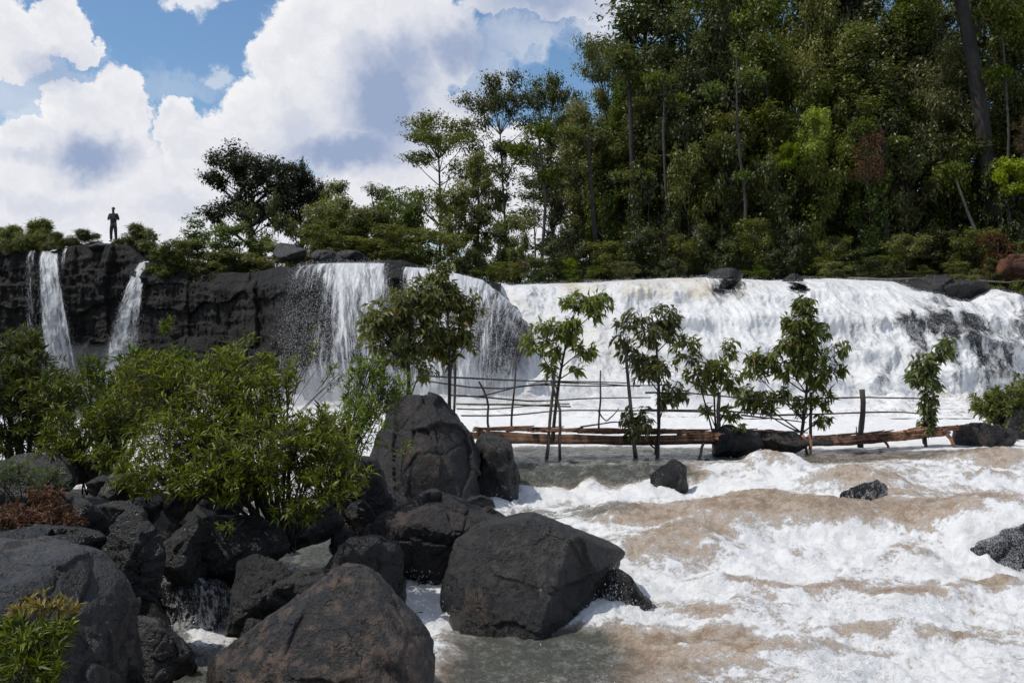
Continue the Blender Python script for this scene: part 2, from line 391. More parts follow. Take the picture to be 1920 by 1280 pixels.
def fall_material(name, sv=.5, su=5.0, shade=(.60, .61, .63), clear=True, warp=.25, bmp=.8):
    """falling water: 'dens' attribute = how much of the sheet is white; uv.x along the lip (m), uv.y down the fall (m)"""
    m_, t, b = principled(name)
    uv = t.new('ShaderNodeTexCoord').outputs['UV']
    wv = t.new('ShaderNodeVectorMath', operation='ADD'); t.l.new(uv, wv.inputs[0]); ws = t.new('ShaderNodeVectorMath', operation='SCALE'); t.l.new(t.noise(t.vmap(uv, (1.2, 1.2, 1)), 1.0, 3, .6, color=True), ws.inputs[0]); ws.inputs['Scale'].default_value = warp; t.l.new(ws.outputs[0], wv.inputs[1]); uv = wv.outputs[0]
    a = t.noise(t.vmap(uv, (su, sv, 1)), 1.0, 6, .70, .15); c = t.noise(t.vmap(uv, (su*3.2, sv*3.0, 1)), 1.0, 5, .72); e = t.noise(t.vmap(uv, (1.1, .55, 1)), 1.0, 4, .6)
    nn = t.m('ADD', t.m('MULTIPLY', t.m('SUBTRACT', a, .5), 1.9), t.m('MULTIPLY', t.m('SUBTRACT', c, .5), .8))
    f = t.m('ADD', t.attr('dens'), nn)
    al = t.ss(f, .22, .80)
    col = t.mix(t.ss(t.m('ADD', a, t.m('MULTIPLY', e, .6)), .62, 1.0), shade, (.94, .935, .92))
    col = t.mix(t.m('MULTIPLY', t.attr('tan'), t.ss(e, .35, .6)), col, (.66, .55, .38))
    t.l.new(col, b.inputs['Base Color']); b.inputs['Roughness'].default_value = .6; b.inputs['Specular IOR Level'].default_value = .2
    t.l.new(t.bump(t.m('ADD', a, t.m('MULTIPLY', c, .35)), bmp, .10), b.inputs['Normal'])
    tl = t.new('ShaderNodeBsdfTranslucent'); tl.inputs['Color'].default_value = (.9, .92, .95, 1)
    m1 = t.new('ShaderNodeMixShader'); m1.inputs[0].default_value = .22; t.l.new(b.outputs[0], m1.inputs[1]); t.l.new(tl.outputs[0], m1.inputs[2])
    if clear:
        tp = t.new('ShaderNodeBsdfTransparent'); m2 = t.new('ShaderNodeMixShader'); t.put(m2.inputs[0], al)
        t.l.new(tp.outputs[0], m2.inputs[1]); t.l.new(m1.outputs[0], m2.inputs[2]); t.l.new(m2.outputs[0], t.n['Material Output'].inputs[0])
    else: t.l.new(m1.outputs[0], t.n['Material Output'].inputs[0])
    return m_
M['fall'] = fall_material('falling_water', .55, 6.5)
M['cascade'] = fall_material('cascade_water', .85, 2.4, (.74, .745, .74), warp=.9, bmp=.5)
def drop_material():
    m_, t, b = principled('water_drops'); b.inputs['Base Color'].default_value = (.86, .87, .88, 1); b.inputs['Roughness'].default_value = .4
    tl = t.new('ShaderNodeBsdfTranslucent'); tl.inputs['Color'].default_value = (.9, .92, .95, 1)
    m1 = t.new('ShaderNodeMixShader'); m1.inputs[0].default_value = .4; t.l.new(b.outputs[0], m1.inputs[1]); t.l.new(tl.outputs[0], m1.inputs[2])
    t.l.new(m1.outputs[0], t.n['Material Output'].inputs[0]); return m_
M['drops'] = drop_material()
# ================================================================ SETTING
# ---- river surface level
def zbase(X, Y):
    X = np.asarray(X, float); Y = np.asarray(Y, float)
    z = np.interp(Y, [4, 9, 12, 15.5, 18.2, 20.2, 60], [.12, .20, .30, .58, .80, 1.0, 1.05])
    # on the left the ledge below the footbridge drops at once, on the right it ramps down
    ledge = sstep(Y, 19.0, 19.9); zl = np.interp(Y, [4, 9, 12, 15.5, 19, 60], [.12, .20, .28, .52, .70, 1.05])
    zl = zl*(1-ledge) + 1.05*ledge
    k = sstep(X, 3.2, 5.5)
    return zl*(1-k) + z*k
def onwater(px, py):
    c = P(px, py, 10.0); dz = (c.z-CAMZ)/10.0
    y = 12.0
    for _ in range(30): y = .5*y + .5*(CAMZ - float(zbase((px-960)/FPX*y, y)))/(-dz)
    return (px-960)/FPX*y, y
# humps of water over drowned rocks: px, py, rx, ry(m), height, foamloss
HUMPS = [(1430, 985, 1.5, 1.1, .30, .8), (1280, 1035, 1.05, 1.0, .22, .9), (1615, 925, 1.3, .9, .26, .55), (1860, 875, 1.3, .7, .22, .7), (1870, 905, .9, .5, .12, .6),
         (1750, 995, 1.5, 1.2, .24, .8), (1560, 1000, .7, .5, .16, .65), (1450, 880, .7, .6, .20, .35), (1560, 1118, .7, .3, .08, .85), (1900, 1030, .9, .9, .40, .2),
         (1190, 985, .9, .6, .08, .4), (1700, 1060, .5, .5, .12, .5), (1320, 908, .35, .25, .12, .5), (1110, 905, .3, .3, .16, .3), (1340, 1160, .6, .2, .05, .45), (1500, 1230, .8, .2, .05, .45),
         (1700, 1135, .5, .22, .07, .7), (1860, 1120, .6, .25, .08, .7), (1400, 1110, .45, .2, .07, .65), (1640, 1200, .5, .16, .06, .7), (1790, 1215, .5, .15, .05, .6), (1330, 1100, .4, .25, .08, .6), (1500, 1060, .4, .25, .07, .4), (1680, 960, .6, .5, .15, .5), (1830, 955, 1.0, .5, .14, .5)]
# calm / smooth patches: px0,py0,px1,py1, foam bias, tint (1 = grey-green)
CALM = [(960, 846, 1960, 870, -.66, 1.0), (960, 868, 1300, 912, -.62, 1.0), (930, 955, 1190, 985, -.18, .8), (820, 1192, 1200, 1300, -.72, 1.0), (1180, 1195, 1420, 1250, -.42, .0),
        (1180, 1262, 1500, 1330, -.3, .3), (1500, 850, 1930, 868, -.30, .7), (1200, 1205, 1560, 1215, -.2, .2)]
def river_surface(X, Y):
    z = zbase(X, Y); n = len(X)
    p = np.stack([X, Y, np.zeros(n)], 1)
    foam = np.full(n, .61); tint = np.full(n, .15)
    wrp = np.stack([fbm(p, .8, 3, seed=3), fbm(p, .8, 3, seed=5), np.zeros(n)], 1)
    q = p + wrp*.35
    for (px, py, rx, ry, h, fl) in HUMPS:
        cx, cy = onwater(px, py)
        ex = (q[:, 0]-cx)/rx; ey = (q[:, 1]-cy)/ry
        g = np.exp(-(ex*ex+ey*ey)*1.3); z = z + 1.45*h*g
        foam = foam - .85*fl*np.exp(-(ex*ex + ((q[:, 1]-cy-.12*ry)/ry)**2)*1.1)
        # plunge and boil just below the hump (towards the camera)
        b_ = np.exp(-((q[:, 0]-cx)/rx)**2*1.1 - ((q[:, 1]-cy+1.3*ry)/(.6*ry))**2)
        z = z - .3*h*b_; foam = foam + .3*b_
    for (x0, y0, x1, y1, bi, ti) in CALM:
        ax, ay = onwater((x0+x1)/2, y0); bx, by = onwater((x0+x1)/2, y1)
        lx, _ = onwater(x0, (y0+y1)/2); rx_, _ = onwater(x1, (y0+y1)/2)
        ny, fy = sorted((ay, by)); soft = .25+.15*(fy-ny); sx = .35
        mk = sstep(q[:, 1], ny-soft, ny+soft*.3)*(1-sstep(q[:, 1], fy-soft*.3, fy+soft))*sstep(q[:, 0], lx-sx, lx+sx)*(1-sstep(q[:, 0], rx_-sx, rx_+sx))
        foam = foam + bi*mk; tint = tint*(1-mk) + ti*mk
    pool = sstep(Y, 22.0, 24.0); foam = foam + pool*.5
    led = np.exp(-((q[:, 1]-19.3)/.35)**2)*(1-sstep(X, 3.0, 5.0)); foam = foam - .1*led
    foot = np.exp(-((q[:, 1]-18.55)/.35)**2)*(1-sstep(X, 4.5, 6.5)); foam = foam + .45*foot
    fl_ = np.stack([X*.92+Y*.39, (-X*.39+Y*.92)*.28, 0*X], 1) + wrp*.35; foam = foam + .30*fbm(fl_, 2.6, 4, .6, seed=111)*(1-sstep(Y, 19, 22))
    lb = (1-sstep(X, -2.6-.04*(Y-12), -1.6-.04*(Y-12)))*(1-sstep(Y, 17, 20)); foam = foam - .75*lb; tint = tint*(1-lb)+lb
    for (px, py, rx, ry, k) in [(395, 1205, .45, .5, 1.0), (800, 1140, .3, .9, .9), (665, 1005, .35, .4, .7), (740, 1080, .25, .6, .5)]:
        cx, cy = onwater(px, py); foam = foam + k*np.exp(-((q[:, 0]-cx)/rx)**2-((q[:, 1]-cy)/ry)**2)
    q3 = st0 = p*np.array([.75, 1.15, 1]) + wrp*.45
    chop = .5*fbm(q3, 1.3, 3, .55, ridged=True, seed=101) + .33*fbm(q3, 3.0, 3, .6, ridged=True, seed=102) + .17*fbm(q3, 7.5, 3, .6, ridged=True, seed=103)
    # waves
    st = p*np.array([1.0, .75, 1]); amp = .35+.65*np.clip(foam, 0, 1)
    rap = 1 - sstep(Y, 18.5, 21.5)*.7
    calmz = 1-.45*np.clip((.35-foam)*3, 0, 1)
    z = z + .035*sstep(Y, 17.5, 19)*(1-sstep(Y, 22, 24))*fbm(p*np.array([.7, 1.6, 1]), 1.6, 4, .6, ridged=True, seed=61)
    z = z + rap*calmz*(.22*fbm(st, .75, 3, seed=9) + .10*fbm(st + wrp*.4, 1.9, 3, seed=4)*amp + .045*fbm(st + wrp*.5, 3.4, 3, .55, ridged=True, seed=14)*amp)
    z = z + rap*(1-.6*np.clip(tint, 0, 1))*.17*chop; foam = foam + .75*(chop-.36)*(1-.5*np.clip(tint, 0, 1))  # foam follows wave height: crests whiten, trough shade goes into the colour
    near = 1 - sstep(Y, 22, 26)*.5
    z = z + near*rap*.012*fbm(p + wrp*.2, 12, 4, .65, ridged=True, seed=24)*(Y < 20)
    z = z + near*(.030*fbm(st, 5.0, 4, .55, seed=2)*amp*rap + .020*fbm(st*np.array([.35, 1.3, 1]), 6, 3, ridged=True, seed=8))
    foam = foam + .42*fbm(p*np.array([.5, 1.1, 1]) + wrp*.3, 1.5, 4, .6, seed=12) + .10*fbm(st, 7, 3, seed=21)
    # white boils at the foot of every fall
    rings = np.zeros(n)
    for (px, py, rx, ry) in [(1000, 1150, 1.35, .75), (1180, 1165, .55, .5), (1256, 905, .42, .35), (1630, 950, .5, .4), (1905, 1060, .75, .6), (925, 940, .6, .6)]:
        cx, cy = onwater(px, py); rr_ = np.sqrt(((q[:, 0]-cx)/rx)**2+((q[:, 1]-cy-.2)/ry)**2)
        gg = np.exp(-((rr_-1.0)/.30)**2)*np.clip(.35+1.4*fbm(p, 2.4, 3, seed=71), 0, 1)*sstep(q[:, 1], cy+.6*ry, cy-.1*ry); rings = np.maximum(rings, gg); foam = foam + .6*gg
    z = z + .05*rings + .02*(Y < 21.5)*(1-sstep(Y, 20.5, 21.5))*fbm(p*np.array([.6, 1.3, 1])+wrp*.3, 5.5, 4, .6, ridged=True, seed=91)*np.clip(tint, 0, 1)
    keep = 1-np.clip(tint*1.4, 0, 1)*.6
    foam = np.maximum(foam, .17*keep + .12*fbm(p, 3.0, 3, seed=51) - .10*(1-keep))
    return z, np.clip(foam, -0.5, 1.5), np.clip(tint, 0, 1)
def build_river():
    nu, nv = 900, 700
    u = np.linspace(-.95, .80, nu); t = np.linspace(0, 1, nv)
    d = 1/((1-t)/4.5 + t/30.0)
    U, D = np.meshgrid(u, d, indexing='ij'); X = (U*D).ravel(); Y = D.ravel()
    z, foam, tint = river_surface(X, Y)
    mesh('river', np.stack([X, Y, z], 1), gridf(nu, nv), M['water'], attrs={'foam': foam, 'tint': tint}).__setitem__('kind', 'structure')
    # plunge pool between the footbridge and the falls
    nu, nv = 420, 260
    u = np.linspace(-.95, .80, nu); t = np.linspace(0, 1, nv); d = 1/((1-t)/29.9 + t/56.0)
    U, D = np.meshgrid(u, d, indexing='ij'); X = (U*D).ravel(); Y = D.ravel(); p = np.stack([X, Y, 0*X], 1)
    z = 1.0 + .26*fbm(p, .6, 4, seed=1) + .16*fbm(p, 1.5, 4, .6, ridged=True, seed=2)
    foot = np.exp(-((Y-33.2-.6*fbm(p, .4, 2, seed=8))/1.3)**2)*sstep(X, -8, -4); z = z + foot*(.30+.45*fbm(p, 1.1, 4, .6, seed=9))
    z = np.where(Y < 31, z*(Y-29.9)/1.1 + 1.05*(1-(Y-29.9)/1.1), z)
    foam = .72 + .5*fbm(p*np.array([.6, 1.6, 1]), .5, 5, .6, seed=5)
    left = 1-sstep(X, -14, -9); foam = foam - .88*left
    mesh('plunge_pool', np.stack([X, Y, z], 1), gridf(nu, nv), M['water'], attrs={'foam': foam, 'tint': .1+.8*left})['kind'] = 'structure'
build_river()

# ---- line of the cliff: px, distance, py of the lip
LINE = [(-900, 54, 440), (-400, 53, 452), (0, 52, 466), (90, 51, 474), (150, 51, 462), (235, 50, 456), (272, 49.5, 492), (350, 48, 505), (450, 46, 515), (510, 43, 508), (550, 39.2, 500), (600, 37.4, 495), (640, 37, 494),
        (720, 37, 494), (760, 37, 497), (800, 37.2, 504), (860, 37.6, 514), (905, 39.0, 524), (960, 43.5, 534)]
LX = np.array([P(a, b, d).x for a, d, b in LINE]); LY = np.array([d for a, d, b in LINE], float); LZ = np.array([P(a, b, d).z for a, d, b in LINE])
def lip_y(X): return np.interp(X, LX, LY)
def lip_z(X):
    z = np.interp(X, LX, LZ)
    return np.where(np.asarray(X) > 0, 5.55, z)
def far_ground(X, Y):
    """land beyond the falls"""
    X = np.asarray(X, float); Y = np.asarray(Y, float)
    z = lip_z(X) - .25
    hill = sstep(X, 2, 22)*np.clip(Y-48.5, 0, 60)*.20
    bank = sstep(Y, 46.8, 49.0)*.7
    return z + hill + bank*sstep(X, -8, 4)
def build_ground():
    xs = np.concatenate([np.linspace(-1500, -61, 24), np.linspace(-60, 70, 261), np.linspace(71, 1500, 24)])
    ys = np.concatenate([np.linspace(-60, 1.5, 20), np.linspace(2, 100, 197), np.linspace(105, 2500, 40)])
    X, Y = np.meshgrid(xs, ys, indexing='ij'); X = X.ravel(); Y = Y.ravel(); p = np.stack([X, Y, 0*X], 1)
    edge = lip_y(X) + 1.6
    up = sstep(Y - edge, 0.0, .5)
    low = np.full(len(X), -.9)
    # boulder bank on the left, near the camera
    bank = (1-sstep(X, -4.6+(-.10)*(Y-12), -3.2-.10*(Y-12)))*(1-sstep(Y, 16.5, 19.0))
    near = 1-sstep(Y, 5.5, 8.5); left = 1-sstep(X, -3.5, -1.5)
    low = np.maximum(low, -.9 + 2.1*bank + .0*X)
    low = np.maximum(low, -.9 + (2.4)*near*left)
    low = np.maximum(low, -.9+3.1*(1-sstep(Y, -1, 4)))
    rb = sstep(X - .52*Y, 1.5, 5)*(sstep(Y, 20, 24)); low = np.maximum(low, -.9+rb*3.2)
    z = low*(1-up) + (far_ground(X, Y))*up + .25*fbm(p, .25, 5, seed=3)*(.3+.7*up)
    mesh('ground', np.stack([X, Y, z], 1), gridf(len(xs), len(ys)), M['ground'])['kind'] = 'structure'
build_ground()

def build_cliff():
    n = 1300; nv = 170
    X = np.linspace(LX[0], P(940, 530, 43.2).x, n)
    y0 = lip_y(X); z1 = np.interp(X, LX, LZ)
    t = np.linspace(0, 1, nv); XX = np.repeat(X, nv); T = np.tile(t, n)
    Y0 = np.repeat(y0, nv); Z1 = np.repeat(z1, nv)
    s = np.minimum(T/.8, 1); b = np.clip((T-.8)/.2, 0, 1)
    Z = -1 + (Z1+1)*s; Y = Y0 + b*6
    p = np.stack([XX, 0*XX, Z*.13], 1); cell = np.floor(XX/1.1 + .6*fbm(p, .7, 2)*2)
    h = (np.sin(cell*12.9898+np.floor(Z*.35+cell)*4.1)*43758.5) % 1.0
    dsp = .7*h + .7*fbm(p, .35, 4, seed=2) + .22*fbm(np.stack([XX, Y, Z*.35], 1), 1.6, 5, .6, ridged=True, seed=6) + .10*fbm(np.stack([XX, Y, Z], 1), 3.5, 4, .6, seed=16)
    dsp = dsp + .28*(np.floor(Z*.62 + 1.1*fbm(np.stack([XX, 0*XX, Z], 1), .25, 3, seed=44)) % 2) + .25*fbm(np.stack([XX*.4, Y*0, Z*1.6], 1), .9, 4, ridged=True, seed=45)
    topfade = 1 - .75*sstep(T, .70, .82)
    Y = Y - dsp*topfade*(1-b) + (1-s)*-.9
    Z = Z + .30*fbm(np.stack([XX, 0*XX, 0*XX], 1), .55, 4, seed=19)*sstep(T, .5, .8) + .18*fbm(np.stack([XX, Y, 0*Y], 1), .9, 4, seed=11)*sstep(T, .7, .8)
    # round the crest
    Z = Z - .35*sstep(np.abs(T-.8), .05, 0.0)*0
    mesh('cliff', np.stack([XX, Y, Z], 1), gridf(n, nv), M['cliff'])['kind'] = 'structure'
build_cliff()

# ---- broad cascade on the right: bed of rock and white water over it
def casc_top(X):   # (y, z) of lip
    pxs = [900, 960, 1100, 1240, 1330, 1450, 1560, 1680, 1740, 1800, 1850, 1900, 2000, 2200]
    pys = [528, 536, 532, 524, 522, 528, 524, 530, 552, 566, 540, 560, 600, 640]
    pts = [P(a, b, 44.5) for a, b in zip(pxs, pys)]
    return np.interp(X, [q.x for q in pts], [q.z for q in pts])
def casc_prof(X, t, which=0):
    """t 0 lip .. 1 pool"""
    zt = casc_top(X); px = X/44.5*FPX+960
    yb = np.interp(px, [900, 1100, 1400, 1600, 1750, 1900, 2100], [37.5, 34.5, 34, 35.0, 37.0, 38.5, 40])
    yt = np.full_like(X, 45.0)
    # right part stands steeper: ledge first then a drop
    st = sstep(px, 1500, 1750)
    ys = np.interp(t, [0, .12, .45, .8, 1.0], [0, .30, .62, .86, 1.0]); zs = np.interp(t, [0, .12, .45, .8, 1.0], [0, .06, .42, .82, 1.0])
    ys2 = np.interp(t, [0, .2, .4, .55, 1.0], [0, .38, .72, .86, 1.0]); zs2 = np.interp(t, [0, .2, .4, .55, 1.0], [0, .12, .28, .45, 1.0])
    yy = ys*(1-st)+ys2*st; zz = zs*(1-st)+zs2*st
    return yt + (yb-yt)*yy, zt + (.85-zt)*zz
CASC = []
def build_cascade():
    x0, x1 = P(895, 530, 44.5).x, P(2120, 530, 44.5).x
    def grid(nu, nv, t0=-.12):
        X = np.repeat(np.linspace(x0, x1, nu), nv); T = np.tile(np.linspace(t0, 1, nv), nu); return X, T
    # bedrock
    X, T = grid(420, 150)
    Y, Z = casc_prof(X, np.maximum(T, 0)); Y = Y - np.minimum(T, 0)*25
    p = np.stack([X, Y, Z], 1)
    d = .35*fbm(p, .45, 4, seed=7) + .28*fbm(p, 1.4, 4, ridged=True, seed=3)
    mesh('cascade_bedrock', np.stack([X, Y+.55-.3*d, Z-.42+d*.6], 1), gridf(420, 150), M['rock_wet'])['kind'] = 'structure'
    # water
    nu, nv = 760, 420
    X, T = grid(nu, nv); Tm = np.maximum(T, 0)
    Y, Z = casc_prof(X, Tm); Y = Y - np.minimum(T, 0)*25; px = X/44.5*FPX+960
    S = X; L = T*7
    q0 = np.stack([X, L, 0*X], 1); q = np.stack([X + .5*fbm(q0, .5, 3, seed=41) + .25*fbm(q0, 1.6, 3, seed=43), L*.62 + .5*fbm(q0, .6, 3, seed=42), 0*X], 1)
    amp = sstep(T, 0.0, .12)
    n1 = fbm(q, .7, 4, seed=1); n2 = fbm(q*np.array([1.2, .8, 1]), 2.2, 4, .6, ridged=True, seed=2); n3 = fbm(np.stack([X, L, 0*X], 1), 5, 3, .6, ridged=True, seed=4)
    tier = sum(hh*np.exp(-((T-tc-.07*fbm(q0*np.array([.25, 0, 0]), 1, 3, seed=70+k))/.045)**2) for k, (tc, hh) in enumerate([(.22, .5), (.42, .55), (.63, .5), (.8, .35)])); tier = tier*np.clip(.6+1.5*fbm(q0*np.array([.3, .15, 1]), 1, 3, seed=80), 0, 1.3)
    dz = amp*tier*.8 + amp*(.68*n1 + .12*n2 + .03*n3) + (1-amp)*.05*n2
    Y = Y - dz*.8 - .1; Z = Z + dz*.55 + .05
    # share of white water; dark rock shows in a few places
    ap = 960 + X/np.maximum(Y, 1)*FPX; ay = 600-(Z-CAMZ)/np.maximum(Y, 1)*FPX
    dens = np.full(len(X), 1.10)
    warp = 22*fbm(q, .8, 3, seed=9); ax = ap + warp*1.5; ay2 = ay + warp
    for (cx, cy, rx, ry, k) in [(1745, 600, 70, 32, 1.35), (1790, 625, 50, 30, .9), (1640, 615, 40, 40, .35), (1640, 690, 26, 60, .75), (1665, 740, 20, 50, .6), (1830, 655, 17, 60, 1.0), (1878, 670, 18, 55, 1.0),
                                (1790, 720, 16, 60, .8), (1850, 735, 14, 50, .7), (1905, 700, 14, 70, .7), (1720, 660, 26, 40, .5), (1362, 536, 36, 22, 2.4), (1492, 536, 24, 12, 2.0), (1800, 545, 60, 22, 1.3), (1945, 600, 40, 50, 1.3), (1580, 560, 60, 25, .25), (1700, 760, 50, 30, .35), (1340, 590, 60, 20, .3), (1180, 560, 50, 16, .3), (1420, 640, 40, 30, .25), (1530, 620, 26, 40, .35), (1030, 560, 36, 14, .3), (1600, 690, 20, 60, .5), (1560, 740, 20, 40, .3)]:
        dens -= .55*k*np.exp(-((ax-cx)/rx)**2-((ay2-cy)/ry)**2)
    dens += .50*fbm(q*np.array([1.5, .35, 1]), .9, 5, .6, seed=14) - .06
    dens -= .20*sstep(px, 1560, 1760)*sstep(T, .25, .5)
    pr = np.clip(dens, .05, 1)*(T > .02); pr /= pr.sum(); r_ = np.random.RandomState(77); ix = r_.choice(len(X), 90000, p=pr)
    qq = np.stack([X[ix], Y[ix], Z[ix]], 1) + r_.normal(size=(90000, 3))*np.array([.05, .05, .05]) + np.array([0, -.05, .03])
    CASC.append((qq, r_.uniform(.005, .016, 90000)))
    o = mesh('cascade', np.stack([X, Y, Z], 1), gridf(nu, nv), M['cascade'], attrs={'dens': dens, 'tan': np.clip(1.3*np.exp(-((ay-540)/16)**2)*sstep(ax, 1020, 1100)*(1-sstep(ax, 1300, 1450)) + .5*np.exp(-((ax-1130)/90)**2-((ay-650)/40)**2) + .4*np.exp(-((ax-1330)/60)**2-((ay-700)/30)**2), 0, .7)}, uv=np.stack([X, L], 1))
    o['kind'] = 'structure'
build_cascade()

# ---- free falling sheets
rng = np.random.RandomState(11)
DROPS = []   # (positions, sizes)
def fall(name, top, bot, dens_lr, label, bulge=.5, ndrop=3000, n=90, nv=160, dsize=(.02, .05), spread=.1, mat='fall', topflat=.15):
    """top / bot: matching lists of (px, py, d)"""
    k = len(top); s = np.linspace(0, k-1, n)
    Tp = np.array([P(*a) for a in top]); Bt = np.array([P(*a) for a in bot])
    f = lambda A: np.stack([np.interp(s, np.arange(k), A[:, j]) for j in range(3)], 1)
    A, B = f(Tp), f(Bt); t = np.linspace(0, 1, nv)
    S = np.repeat(s, nv); T = np.tile(t, n)
    A = np.repeat(A, nv, 0); B = np.repeat(B, nv, 0)
    zt = T**1.35 if topflat > .1 else T
    pos = A + (B-A)*zt[:, None]
    pos[:, 0] = A[:, 0] + (B[:, 0]-A[:, 0])*T**.85
    pos[:, 1] = A[:, 1] + (B[:, 1]-A[:, 1])*T**.7 - bulge*np.sin(math.pi*np.minimum(T*1.0, 1))*.8
    u = np.concatenate([[0], np.cumsum(np.linalg.norm(np.diff(f(Tp), axis=0), axis=1))]); U = np.repeat(u, nv); L = T*abs(Tp[0, 2]-Bt[0, 2])
    nz = fbm(np.stack([U*1.3, L*.45, 0*U], 1), 1.5, 4, ridged=True, seed=3)
    pos[:, 1] -= (.22*nz)*sstep(T, 0, .15); pos[:, 0] += .08*nz
    dl = np.array(dens_lr, float)   # rows: top, middle, bottom; columns across
    rows = np.stack([np.interp(s, np.linspace(0, k-1, dl.shape[1]), r) for r in dl], 0)
    dens = np.array([np.interp(T[i*nv:(i+1)*nv], np.linspace(0, 1, dl.shape[0]), rows[:, i]) for i in range(n)]).ravel()
    e = np.minimum(S, (k-1)-S)/(k-1)
    dens = dens - .5*(1-sstep(e, 0, .12)) + .22*fbm(np.stack([U*1.5, L*.3, 0*U], 1), 1, 3, seed=6)
    o = mesh(name, pos, gridf(n, nv), M[mat], attrs={'dens': dens}, uv=np.stack([U, L], 1)); o['kind'] = 'structure'; o['label'] = label
    if ndrop:
        idx = rng.choice(len(pos), ndrop, p=(lambda q: q/q.sum())(np.clip(dens+.25, .02, 1)*(.2+T)))
        q = pos[idx] + rng.normal(size=(ndrop, 3))*np.array([spread, spread, spread*1.2])*(.3+T[idx])[:, None]
        DROPS.append((q, rng.uniform(*dsize, ndrop)))
    return o
DS = (.005, .012)
fall('waterfall', [(76, 472, 51.0), (108, 474, 51.0)], [(88, 720, 48.9), (152, 720, 48.9)], [[.8, .95, .8], [.38, .85, .45], [.35, .62, .45]], 'narrow white waterfall at the far left falling in front of dark cliff', ndrop=9000, dsize=DS)
fall('waterfall', [(52, 470, 51.0), (66, 470, 51.0)], [(58, 700, 50.0), (84, 700, 50.0)], [[.5, .5], [.28, .28], [.2, .2]], 'thin trickle of water left of the narrow far left waterfall', ndrop=900, dsize=DS, n=16)
fall('waterfall', [(121, 462, 51.0), (127, 462, 51.0)], [(122, 640, 50.4), (130, 640, 50.4)], [[.6, .6], [.4, .4], [.2, .2]], 'hair thin trickle right of the narrow far left waterfall', ndrop=300, dsize=DS, n=12)
fall('waterfall', [(262, 490, 49.4), (280, 490, 49.4)], [(186, 720, 47.3), (264, 720, 47.5)], [[.9, .95, .8], [.42, .62, .35], [.36, .46, .36]], 'slanting waterfall dropping below the person standing on the cliff', ndrop=12000, dsize=DS, topflat=.1)
fall('waterfall', [(546, 501, 39.0), (600, 494, 36.9), (640, 493, 36.6), (690, 493, 36.6), (722, 494, 36.6)], [(492, 800, 34.2), (560, 800, 33.6), (650, 800, 33.4), (710, 800, 33.4), (760, 800, 33.6)],
     [[.40, .5, 1.1, .75, .95], [.10, .02, .66, .50, .72], [.14, .06, .50, .45, .66], [.35, .35, .7, .7, .8]], 'broad central waterfall, grey and thin on its left side and white on its right', .6, 45000, 300, 240, DS, .2)
fall('waterfall', [(752, 500, 36.6), (800, 503, 36.6), (860, 514, 36.4), (900, 526, 36.4)], [(740, 790, 33.6), (800, 790, 33.6), (868, 780, 33.6), (900, 770, 34)],
     [[.8, .95, 1.0, 1.0], [.6, .75, .55, .45], [.6, .7, .5, .3], [.8, .8, .8, .7]], 'white waterfall behind the leafy trees, running over the grey buttress', .5, 12000, 200, 200, DS, .14)
fall('waterfall', [(868, 516, 36.8), (900, 524, 36.5), (930, 545, 36.3), (960, 572, 36.4), (992, 604, 36.8)], [(850, 780, 34.2), (880, 780, 34.0), (905, 780, 33.9), (930, 780, 34.1), (965, 720, 34.8)],
     [[1.0, .85, .7, .6, .55], [.75, .42, .30, .18, .12], [.85, .62, .30, .22, .15], [1.0, .9, .8, .8, .8]], 'thin veil of water over the rounded grey buttress beside the cascade', .45, 14000, 160, 200, DS, .12)

def drops_mesh(name, label, groups, mat):
    P_, S_ = np.concatenate([g[0] for g in groups]), np.concatenate([g[1] for g in groups])
    n = len(P_); base = np.array([[.8, 0, -.5], [-.4, .7, -.5], [-.4, -.7, -.5], [0, 0, 1.7]]); 
    v = P_[:, None] + base[None]*S_[:, None, None]*rng.uniform(.5, 1.3, (n, 4, 1))
    f = (np.array([[0, 1, 3], [1, 2, 3], [2, 0, 3], [0, 2, 1]])[None] + 4*np.arange(n)[:, None, None]).reshape(-1, 3)
    o = mesh(name, v.reshape(-1, 3), f, mat, smooth=True); o['kind'] = 'stuff'; o['label'] = label; o['category'] = 'water spray'; return o
# splashes at the foot of the falls and along the cascade
DROPS += CASC
for (px, py, d, sx, sz, n) in [(110, 735, 49, 1.3, .7, 3000), (235, 735, 48, 1.3, .7, 2500), (620, 765, 33.0, 2.0, .9, 14000), (700, 770, 33.0, 1.6, .7, 8000), (900, 765, 33.4, 1.2, .5, 5000), (1750, 770, 35.5, 4.0, .5, 10000), (1350, 765, 33.2, 5.0, .55, 22000), (1080, 765, 33.2, 2.0, .5, 8000)]:
    c = np.array(P(px, py, d)); q = c + rng.normal(size=(n, 3))*np.array([sx, .8, sz*.7]); q[:, 2] = np.maximum(q[:, 2], 1.05)
    DROPS.append((q, rng.uniform(.006, .014, n)))
drops_mesh('waterfall_spray', 'fine white spray around the waterfalls and their feet', DROPS, M['drops'])
def river_spray():
    G = []
    n = 240000; d = 1/rng.uniform(1/20.5, 1/8.0, n); X = rng.uniform(-.35, .62, n)*d
    z, foam, tint = river_surface(X, d)
    clump = fbm(np.stack([X, d, 0*X], 1), 2.4, 3, seed=31)
    keep = rng.uniform(0, 1, n) < np.clip((foam-.62)*1.6, 0, 1)*np.clip(clump*3+.35, 0, 1)
    X, d, z, c = X[keep], d[keep], z[keep], clump[keep]
    h = rng.exponential(.045, len(X))*(1+3.5*np.clip(c, 0, 1)) + .004
    return [(np.stack([X, d, z+h], 1), rng.uniform(.003, .010, len(X)))]
drops_mesh('rapids_spray', 'white droplets thrown up by the foaming rapids', river_spray(), M['drops'])
